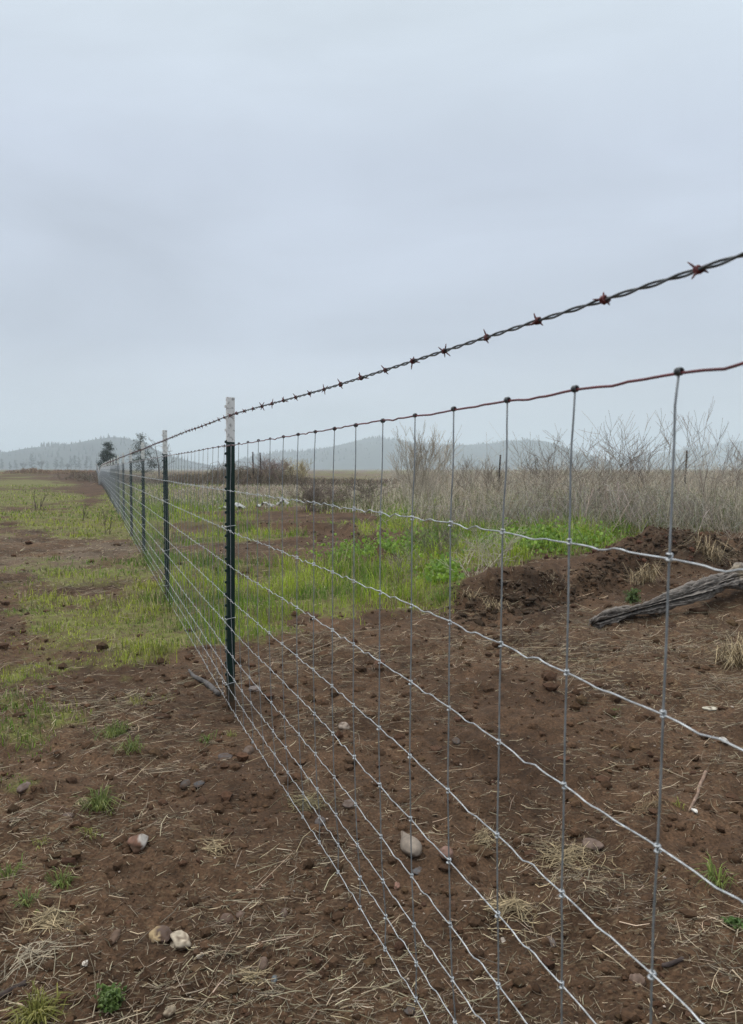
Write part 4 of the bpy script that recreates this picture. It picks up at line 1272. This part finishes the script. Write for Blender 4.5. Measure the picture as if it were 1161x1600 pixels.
# ------------------------------------------------------------------ WEED FIELD on the right
def weeds():
    n0 = 26000
    x, y = sample(n0, 9.0, 60, 1.1, 0.56, 0.5)
    z = height(x, y, False)
    d = bank_d(x, y)
    px, py = proj(x, y, z)
    rt = x > FC - FT * y + 1.2
    tall = smooth(520, 700, px)
    start = np.interp(px, [200, 360, 560, 600, 700, 900, 1161], [17, 17, 16.5, 15.5, 12.5, 10.5, 9.6])
    dens = smooth(0, 3.0, y - start + 2.4 * fbm(x, y, 1.5, 2, 171)) * (0.5 + 0.5 * tall) * smooth(0.7, 1.4, d)
    keep = rt & (RNG.random(n0) < dens)
    x, y, z, tall = x[keep][:5200], y[keep][:5200], z[keep][:5200], tall[keep][:5200]
    n = len(x)
    h = (0.30 + 0.52 * tall) * np.clip(RNG.lognormal(-0.16, 0.36, n), 0.35, 1.8) + 0.010 * np.clip(y - 12, 0, 25) * tall
    a = RNG.uniform(0, 6.283, n); h = h * np.clip(0.85 + 0.9 * fbm(x, y, 2.2, 3, 177), .5, 1.5)
    le = np.where(RNG.random(n) < .22, RNG.uniform(.6, 1.3, n), np.abs(RNG.normal(0, 0.40, n))) * h
    h = np.where(le > .6 * h, h * .7, h)
    t = np.array([0, 0.4, 0.75, 1.0])
    P = np.zeros((n, 4, 3))
    wob = RNG.normal(0, 0.05, (n, 4, 2)) * h[:, None, None]; wob[:, 0] = 0
    P[:, :, 0] = x[:, None] + le[:, None] * t ** 1.6 * np.cos(a)[:, None] + wob[:, :, 0]
    P[:, :, 1] = y[:, None] + le[:, None] * t ** 1.6 * np.sin(a)[:, None] + wob[:, :, 1]
    P[:, :, 2] = z[:, None] - 0.02 + h[:, None] * t
    r0 = np.clip(RNG.uniform(0.0016, 0.0034, n), 0.00024 * y, 0.01)
    V1, F1 = tubes(P, r0[:, None] * np.array([1, .85, .7, .45]), 3)
    tt = RNG.random((n, 1))
    C = np.array([0.44, 0.395, 0.33]) * (1 - tt) + np.array([0.78, 0.715, 0.61]) * tt
    pk = RNG.random(n) < 0.2
    C[pk] *= np.array([1.0, 0.88, 0.82])
    C *= RNG.uniform(0.65, 1.2, (n, 1))
    parts = [(V1, F1, rep(C, 12))]
    tips = [P[:, 3]]
    for b in range(5):
        f = RNG.uniform(0.35, 0.95, n)
        i0 = np.clip(np.searchsorted(t, f) - 1, 0, 2)
        fr = (f - t[i0]) / (t[i0 + 1] - t[i0])
        idx = np.arange(n)
        p0 = P[idx, i0] * (1 - fr[:, None]) + P[idx, i0 + 1] * fr[:, None]
        ba = RNG.uniform(0, 6.283, n); bl = h * RNG.uniform(0.12, 0.38, n)
        p2 = p0 + np.stack([np.cos(ba) * 0.75 * bl, np.sin(ba) * 0.75 * bl, bl * RNG.uniform(0.25, 0.95, n)], 1)
        V2, F2 = tubes(np.stack([p0, p2], 1), r0[:, None] * np.array([.6, .32]), 3)
        parts.append((V2, F2, rep(C, 6)))
        tips.append(p2)
    # seed heads
    tp = np.concatenate(tips[:3]); k = RNG.random(len(tp)) < 0.22
    tp = tp[k]; sz = np.clip(0.00048 * tp[:, 1], 0.004, 0.012) * RNG.uniform(0.6, 1.2, len(tp))
    V4, F4 = lumps(tp, sz, ICO1, 0.3, (0.8, 1.4))
    cs = np.where((RNG.random(len(tp)) < 0.15)[:, None], np.array([0.68, 0.67, 0.63]), np.array([0.22, 0.18, 0.14]))
    parts.append((V4, F4, rep(cs, 12)))
    V, F, C = cat_meshes(parts)
    o = build('dry_weeds', V, F, M['weed'], colors=C)
    tag(o, 'tall dead grey brown weeds filling the field beyond the bank', 'weeds', kind='stuff')
    # withered grass between them
    n = 150000
    x, y = sample(n, 8.5, 60, 1.15, 0.56, 0.5)
    z = height(x, y, False); d = bank_d(x, y)
    px, py = proj(x, y, z)
    start = np.interp(px, [200, 360, 560, 600, 700, 900, 1161], [21, 20, 17, 15, 11.5, 9.8, 9.0])
    g, s = cover(x, y, z)
    keep = (x > FC - FT * y + 0.7) & (RNG.random(n) < smooth(0, 2.5, y - start + 3.6 * fbm(x, y, 1.2, 2, 181)) * (1.05 - 0.45 * np.clip(g, 0, 1))) & (d > 0.6)
    x, y, z, px = x[keep][:44000], y[keep][:44000], z[keep][:44000], px[keep][:44000]
    n = len(x)
    tall = smooth(520, 720, px)
    h = (0.20 + 0.24 * tall) * np.clip(RNG.lognormal(-0.1, 0.35, n), 0.3, 1.7)
    V, F = blades(np.stack([x, y, z - .01], 1), RNG.uniform(0, 6.283, n), h, np.clip(RNG.uniform(.0016, .003, n), .00030 * y, .02), np.clip(RNG.normal(.45, .30, n), 0, 1.1))
    tt = RNG.random((n, 1))
    C = np.array([0.46, 0.405, 0.315]) * (1 - tt) + np.array([0.76, 0.67, 0.53]) * tt
    gr = RNG.random(n) < np.interp(y, [9, 16, 30, 60], [0.75, 0.42, 0.18, 0.05]) + 0.3 * (1 - tall)
    C[gr] = np.array([0.15, 0.19, 0.06]) * RNG.uniform(.7, 1.3, (gr.sum(), 1))
    C *= RNG.uniform(0.7, 1.2, (n, 1))
    o = build('withered_grass', V, F, M['weed'], colors=rep(C, 5), smooth_shade=False)
    tag(o, 'withered tan grass under the dead weeds', 'grass', kind='stuff')
weeds()

# ------------------------------------------------------------------ bare shrubs, brambles
class Twigs:
    def __init__(s): s.seg = []; s.r = []; s.c = []
    def grow(s, p, d, L, r, depth, rr, col, kinks=4, spread=0.6, up=0.15, rmin=0.001, ratio=0.62, nb=(2, 4)):
        p = np.array(p, float); d = np.array(d, float); d /= np.linalg.norm(d)
        for q in range(kinks):
            r1 = max(r * (1 - 0.55 * (q + 1) / kinks), rmin)
            p1 = p + d * L / kinks
            s.seg.append((p, p1)); s.r.append((max(r * (1 - 0.55 * q / kinks), rmin), r1)); s.c.append(col)
            if depth > 0 and q >= (1 if depth > 1 else 0):
                for _ in range(rr.randint(*nb) if q == kinks - 1 else rr.randint(0, 1 if depth > 1 else 2)):
                    v = np.array([rr.gauss(0, 1), rr.gauss(0, 1), rr.gauss(0, .6)])
                    nd = d + spread * v / np.linalg.norm(v) + np.array([0, 0, up])
                    s.grow(p1, nd, L * ratio * rr.uniform(.6, 1.2), r1 * .75, depth - 1, rr, col, max(2, kinks - 1), spread, up, rmin, ratio, nb)
            d = d + np.array([rr.gauss(0, .13), rr.gauss(0, .13), rr.gauss(0, .05) + up * .25]); d /= np.linalg.norm(d)
            p = p1
    def mesh(s, sides=3):
        V, F = tubes(np.array(s.seg), np.array(s.r), sides)
        return V, F, rep(np.array(s.c), 2 * sides)

def shrub(px, py, hgt, n, label, seed, col=(.16, .135, .11), spread=.45, fan=.35, depth=2, r=.006, name='bare_shrub', cat='shrub', y_at=None, rmin=None, up=.15, ratio=.55, group='bare shrubs in the weed field', base=.12, kinks=5):
    if y_at is None: x, y, z = unproj(px, py)
    else:
        y = y_at; x = (px - CX) / FPX * y; z = float(height(x, y, False))
    rr = random.Random(seed)
    T = Twigs()
    rmin = rmin or max(.0009, .00018 * y)
    for k in range(n):
        a = rr.uniform(0, 6.283); f = rr.random() ** .6 * fan
        b = base * hgt * rr.random()
        T.grow((b * math.cos(a), b * math.sin(a), -.05), (f * math.cos(a), f * math.sin(a), 1), hgt * rr.uniform(.45, .68), r * rr.uniform(.6, 1.2), depth, rr,
               np.array(col) * rr.uniform(1.1, 2.0), kinks, spread, up, rmin, ratio)
    V, F, C = T.mesh()
    top = V[:, 2].max()
    V[:, 2] *= hgt / top
    o = build(name, V, F, M['bark'], colors=C)
    o.location = (x, y, z)
    tag(o, label, cat, group)

shrub(657, 787, 2.25, 34, 'tall leafless multi stemmed shrub standing alone behind the bank', 1, (.30, .265, .22), .38, .36, 2, .0085, y_at=19.5, up=.22)
shrub(905, 800, 1.85, 12, 'wide twiggy bush left of the near stay above the weeds', 2, (.17, .14, .115), .75, .75, 2, .005, y_at=12.2)
shrub(965, 800, 1.85, 12, 'dense pale twiggy bush just left of the nearest stay', 3, (.19, .16, .13), .8, .8, 2, .005, y_at=12.6)
shrub(845, 790, 1.65, 9, 'thin leaning twiggy bush left of the pale one', 4, (.17, .145, .12), .7, .9, 2, .004, y_at=13.0)
shrub(1020, 800, 1.8, 8, 'sparse twiggy bush behind the nearest stay', 5, (.17, .14, .12), .7, .7, 2, .004, y_at=12.0)
shrub(1098, 805, 1.80, 2, 'tall thin bare sapling right of the nearest stay', 6, (.14, .11, .095), .55, .16, 2, .006, y_at=11.2, up=.3)
shrub(1128, 805, 1.92, 2, 'tallest bare sapling near the right edge', 7, (.14, .11, .095), .6, .14, 2, .006, y_at=11.0, up=.3)
shrub(1158, 805, 1.75, 6, 'bare branching bush cut by the right edge', 8, (.16, .13, .11), .7, .5, 2, .005, y_at=11.4)
shrub(745, 790, 1.35, 7, 'thin bare bush right of the tall leafless shrub', 9, (.17, .145, .12), .6, .55, 2, .004, y_at=15.5)
shrub(790, 790, 1.25, 6, 'low bare bush between the two middle stays', 10, (.18, .15, .12), .6, .6, 2, .004, y_at=14.5)
shrub(425, 742, 2.1, 26, 'rounded reddish brown bare shrub on the bramble bank', 11, (.19, .145, .125), .7, .6, 2, .012, y_at=50)
shrub(463, 745, 1.9, 22, 'pale yellowish bush beside the reddish brown shrub', 12, (.33, .28, .17), .75, .6, 2, .012, y_at=52)
shrub(480, 800, .85, 26, 'tangled dead bramble mound in the grass behind the mesh', 13, (.13, .105, .085), 1.1, 1.2, 2, .006, y_at=18.5, up=-.05)
shrub(510, 800, .8, 26, 'second tangled bramble mound right of the first', 14, (.14, .11, .09), 1.1, 1.2, 2, .006, y_at=19.5, up=-.05)
shrub(575, 790, .9, 18, 'arching dead bramble left of the tall leafless shrub', 15, (.12, .10, .08), 1.0, 1.1, 2, .006, y_at=19.0, up=-.08)
shrub(780, 865, .5, 12, 'grey dead plant sprawling on top of the bank', 16, (.28, .25, .20), 1.0, 1.2, 2, .004, y_at=7.3, up=-.02)
shrub(745, 872, .45, 10, 'bleached forked dead stems at the left end of the bank', 17, (.34, .30, .24), .9, 1.2, 1, .004, y_at=6.5, up=-.02)
shrub(690, 880, .6, 14, 'dark thin dead plant among the bright grass', 18, (.13, .11, .09), .9, 1.0, 2, .004, y_at=8.0)
shrub(625, 905, .42, 8, 'grey dead weed in the bright grass behind the mesh', 19, (.20, .18, .14), .9, .9, 2, .003, y_at=7.4)
shrub(1150, 810, .8, 12, 'pale tangled bush above the heap at the right edge', 20, (.30, .26, .21), .9, .9, 2, .004, y_at=9.6)
shrub(58, 800, .55, 2, 'bent dark dead stalk standing in the left field', 21, (.06, .045, .04), .5, .5, 1, .014, y_at=19.5, group='dead stalks in the left field', name='dead_stalk', cat='dead stalk')
shrub(128, 822, .4, 2, 'small thin dead stalk in the left field near the fence', 22, (.07, .055, .045), .5, .5, 1, .008, y_at=15.5, group='dead stalks in the left field', name='dead_stalk', cat='dead stalk')
shrub(166, 838, .42, 2, 'dead stalk beside the fence in the left field', 23, (.07, .055, .045), .5, .4, 1, .008, y_at=13.0, group='dead stalks in the left field', name='dead_stalk', cat='dead stalk')

def bramble_mass(name, label, line, n, h, col, seed, thick, w):
    col = np.array(col) * 2.3
    """arching canes piled along a line of ground points: nobody could count them"""
    line = np.array(line, float)
    s = np.linspace(0, 1, len(line)); t = RNG.random(n)
    x = np.interp(t, s, line[:, 0]); y = np.interp(t, s, line[:, 1]); hh = np.interp(t, s, line[:, 2]) * h
    y = y + RNG.normal(0, thick, n); x = x + RNG.normal(0, thick * .4, n)
    z = height(x, y, False)
    hh = hh * np.clip(0.75 + 1.1 * fbm(x, y, 4.0, 3, seed), .3, 1.6)
    a = RNG.uniform(0, 6.283, n); L = RNG.uniform(.5, 1.3, n) * np.maximum(hh, .4)
    P = np.zeros((n, 4, 3))
    top = hh * RNG.random(n) ** .55
    for q, (f, g) in enumerate(((-.5, .35), (-.1, 1.0), (.25, .95), (.6, .25))):
        P[:, q, 0] = x + L * f * np.cos(a); P[:, q, 1] = y + L * f * np.sin(a); P[:, q, 2] = z + top * g
    P[:, :, 2] += RNG.normal(0, .04, (n, 4))
    V, F = tubes(P, np.full((n, 1), w) * RNG.uniform(.5, 1.3, (n, 1)) * np.array([1, .9, .8, .5]), 3)
    C = np.array(col)[None] * RNG.uniform(.5, 1.4, (n, 1)) * (1 + RNG.uniform(-.1, .1, (n, 3)))
    o = build(name, V, F, M['weed'], colors=rep(C, 12))
    tag(o, label, 'brambles', kind='stuff')
bramble_mass('bramble_thicket', 'brown bramble thicket on the rise behind the nearest post', [(-14, 54, .8), (-11, 54, 1.0), (-9.0, 53, 1.7), (-7.6, 52, 1.9), (-6.4, 52, 1.1), (-4.5, 50, .7), (-1, 48, .6), (2, 46, .5)], 5200, 0.85, (.105, .085, .062), 201, 2.0, .014)
bramble_mass('weed_tangle', 'tangled grey dead stems leaning through the weed field', [(1.2, 14.5, .9), (2.6, 12.6, 1.0), (4.2, 11.8, 1.0), (6.0, 11.4, 1.1), (8.0, 11.5, 1.0)], 3600, .95, (.19, .172, .145), 231, 1.3, .0028)
bramble_mass('far_brush', 'low brown brush along the far edge of the left field', [(-75, 108, .9), (-60, 110, 1.0), (-50, 112, 1.1), (-44, 112, .7), (-41, 112, .4)], 3000, 0.62, (.16, .115, .08), 211, 2.5, .03)
bramble_mass('far_brush', 'dull brown brush seen through the far mesh fence', [(-34, 90, 1.1), (-28, 82, 1.2), (-22, 74, 1.2), (-16, 66, 1.0), (-12, 60, .9)], 3200, 0.9, (.115, .092, .07), 221, 2.5, .02)

# ------------------------------------------------------------------ TREES
def conifer(x, y, h, w, label, seed, trunkc=(.09, .07, .055), leafc=((.009, .018, .009), (.022, .040, .017)), nleaf=3200, first=.12, ls=.055, rough=.35, group=None, name='pine_tree', parts=True, sparse=1.0):
    z = float(height(x, y, False))
    rr = random.Random(seed)
    root = empty(name, (x, y, z))
    tag(root, label, 'tree', group)
    rs = np.random.default_rng(seed)
    # trunk
    t = np.linspace(0, 1, 8)
    P = np.stack([.03 * h * np.sin(t * 3 + seed), .03 * h * np.cos(t * 2.2 + seed) - .03 * h, t * h * .97 - .1], 1)
    V, F = tubes(P[None], (h * .022 * (1 - .85 * t))[None], 7)
    tV0, tF0 = V, F
    T = Twigs(); centres = []; sizes = []
    nb = int(34 * sparse)
    for k in range(nb):
        f = first + (1 - first) * (k + rr.random()) / nb
        a = rr.uniform(0, 6.283)
        prof = (1 - f) ** .75 * (.45 + .55 * min(1, f / .28)) * 1.15 + .05
        L = w * .5 * prof * rr.uniform(1 - rough, 1 + rough)
        c = np.array([np.interp(f, t, P[:, 0]), np.interp(f, t, P[:, 1]), f * h])
        d = np.array([math.cos(a), math.sin(a), rr.uniform(-.05, .45)])
        T.seg.append((c, c + d * L)); T.r.append((h * .005, h * .0015)); T.c.append(np.array(trunkc))
        m = max(2, int(6 * prof))
        for q in range(m):
            u = .35 + .7 * (q + rr.random()) / m
            centres.append(c + d * L * u + np.array([rr.gauss(0, .06), rr.gauss(0, .06), rr.gauss(0, .05)]) * w * .6); sizes.append(w * .085 * rr.uniform(.6, 1.3))
    V, F, C = T.mesh()
    V, F, C = cat_meshes([(tV0, tF0, np.repeat(np.array(trunkc)[None], len(tV0), 0)), (V, F, C)])
    build('trunk', V, F, M['bark'], root, colors=C)
    centres = np.array(centres); sizes = np.array(sizes)
    idx = rs.integers(0, len(centres), nleaf)
    p = centres[idx] + rs.normal(0, 1, (nleaf, 3)) * sizes[idx][:, None] * np.array([1, 1, .65])
    L = rs.uniform(.6, 1.3, nleaf) * ls * h * .2
    V, F = blades(p, rs.uniform(0, 6.283, nleaf), L * 2.0, L * .55, rs.uniform(.3, 1.2, nleaf), .5)
    tone = rs.random((len(centres), 1))[idx] * .7 + rs.random((nleaf, 1)) * .3
    C = np.array(leafc[0]) * (1 - tone) + np.array(leafc[1]) * tone
    build('crown', V, F, M['needle'], root, colors=rep(C, 5), smooth_shade=False)

conifer(-38.2, 112, 4.3, 3.0, 'dark green rounded pine just right of the far end of the fence', 3, nleaf=7500, ls=.07, rough=.3)
conifer(-26.7, 90, 5.1, 2.9, 'thin grey green pine behind the third post', 8, leafc=((.030, .042, .026), (.060, .075, .046)), nleaf=3000, ls=.06, rough=.5, sparse=.8)

def bare_tree(px, y, h, label, seed, col=(.085, .07, .06)):
    x = (px - CX) / FPX * y
    z = float(height(x, y, False))
    rr = random.Random(seed)
    root = empty('bare_tree', (x, y, z)); tag(root, label, 'tree')
    t = np.linspace(0, 1, 9)
    P = np.stack([.10 * np.sin(t * 4) - .25 * t, .1 * np.cos(t * 3) - .1, t * h * .8 - .1], 1)
    V, F = tubes(P[None], (.085 * (1 - .8 * t))[None], 7)
    build('trunk', V, F, M['bark'], root, colors=np.repeat(np.array(col)[None], len(V), 0))
    T = Twigs()
    for k in range(13):
        f = .25 + .75 * k / 12
        a = rr.uniform(0, 6.283)
        c = np.array([np.interp(f, t, P[:, q]) for q in range(3)])
        T.grow(c, (math.cos(a), math.sin(a), rr.uniform(.15, .9)), h * (.32 - .14 * f), .03 * (1.1 - f * .6), 2, rr, np.array(col), 4, .6, .12, .010, .55, (1, 2))
    V, F, C = T.mesh()
    build('crown', V, F, M['bark'], root, colors=C)
bare_tree(249, 80, 5.0, 'small leafless tree behind the second post', 4)

# far trees at the foot of the left hill
FARG = 'dim trees in the distance below the left hill'
NTH = ['first', 'second', 'third', 'fourth', 'fifth', 'sixth', 'seventh', 'eighth', 'ninth', 'tenth', 'eleventh', 'twelfth']
fx = [(4, 15), (17, 11), (26, 14), (52, 24), (75, 13), (88, 18), (97, 17), (112, 19), (119, 21), (125, 18), (137, 19), (143, 12)]
for i, (px, hp) in enumerate(fx):
    d = 1000 + 90 * ((i * 37) % 5) / 5
    hh = hp / FPX * d + .8
    conifer((px - CX) / FPX * d, d, hh, hh * .42, 'dim grey green conifer, %s from the left in the misty row below the left hill' % NTH[i], 50 + i, nleaf=420, ls=.16, rough=.35, group=FARG, name='conifer', leafc=((.018, .028, .018), (.036, .05, .03)))
for i, (px, hp, wp, which) in enumerate([(66, 15, 17, 'widest of the dim bare rounded trees, beside the tallest misty conifer'), (38, 12, 14, 'dim bare rounded tree left of the tallest misty conifer'), (107, 10, 12, 'smallest dim bare rounded tree among the right hand misty conifers')]):
    d = 900
    x = (px - CX) / FPX * d; hh = hp / FPX * d + .6; ww = wp / FPX * d
    root = empty('round_tree', (x, d, 0))
    tag(root, which, 'tree', FARG)
    rr = random.Random(i + 300); T = Twigs()
    for k in range(16):
        a = rr.uniform(0, 6.283)
        T.grow((0, 0, hh * .15), (.9 * math.cos(a) * rr.random(), .9 * math.sin(a) * rr.random(), .8), hh * .42, .20, 2, rr, np.array((.07, .06, .05)), 4, .75, .1, .10, .6, (2, 3))
    V, F, C = T.mesh(); V[:, 2] *= hh / V[:, 2].max(); V[:, 0] *= ww / np.ptp(V[:, 0])
    build('crown', V, F, M['bark'], root, colors=C)
    V, F = tubes(np.array([[(0, 0, -.3), (0, 0, hh * .4)]]), .36, 6)
    build('trunk', V, F, M['bark'], root, colors=np.repeat(np.array([[.07, .06, .05]]), len(V), 0))

# old stakes standing in the weeds
M['stake'] = plain_mat('old_stake', (.035, .03, .028), (.07, .06, .055), 20, .9)
for px, y, h, lab in ((781, 26, 1.42, 'short dark stake in the weeds right of the tall shrub'), (1071, 26, 1.55, 'short dark stake in the weeds right of the nearest stay'),
                      (396, 50, 2.2, 'left of two dark stakes on the bramble bank'), (407, 50, 2.15, 'right of two dark stakes on the bramble bank')):
    x = (px - CX) / FPX * y
    z = float(height(x, y, False))
    t = np.linspace(0, 1, 6)
    V, F = tubes(np.stack([.02 * np.sin(t * 5 + px), 0 * t, t * (h + .3) - .3], 1)[None], (.055 if y > 40 else .035) * (1 - .15 * t)[None], 8)
    o = build('stake', V, F, M['stake'])
    o.location = (x, y, z)
    tag(o, lab, 'stake', 'dark stakes standing in the weeds')

# pale scraps in the grass beyond the nearest post
M['scrap'] = plain_mat('pale_scrap', (.34, .33, .31), (.52, .52, .50), 12, .7)
for px, py, w, d, lab in ((366, 797, 34, .5, 'pale crumpled scrap in grass nearest the green post'), (414, 794, 22, .35, 'middle pale crumpled scrap in the grass behind the mesh'), (443, 790, 18, .3, 'right hand pale crumpled scrap in the grass behind the mesh')):
    x, y, z = unproj(px, py)
    W = px_size(w, y)
    n, m = 18, 10
    U, Q = np.meshgrid(np.linspace(-.5, .5, n), np.linspace(-.5, .5, m), indexing='ij')
    edge = (1 + .5 * fbm(U * 3 + px, Q * 3, .8, 3, 7))
    X, Y = U * W * edge, Q * d * edge
    Z = .05 + .16 * np.abs(fbm(U * 4 + px, Q * 4, .9, 3, 17)) * 1.0 + .05 * np.cos(U * 6)
    top = np.stack([X, Y, Z], 2).reshape(-1, 3); bot = top - np.array([0, 0, .012])
    V = np.concatenate([top, bot]); N0 = n * m
    F = []
    for i in range(n - 1):
        for j in range(m - 1):
            a, b, c, e = i * m + j, (i + 1) * m + j, (i + 1) * m + j + 1, i * m + j + 1
            F += [(a, b, c), (a, c, e), (a + N0, c + N0, b + N0), (a + N0, e + N0, c + N0)]
    o = build('pale_scrap', V, np.array(F), M['scrap'])
    o.location = (x, y, z + .02)
    tag(o, lab, 'scrap', 'pale scraps lying in the grass')
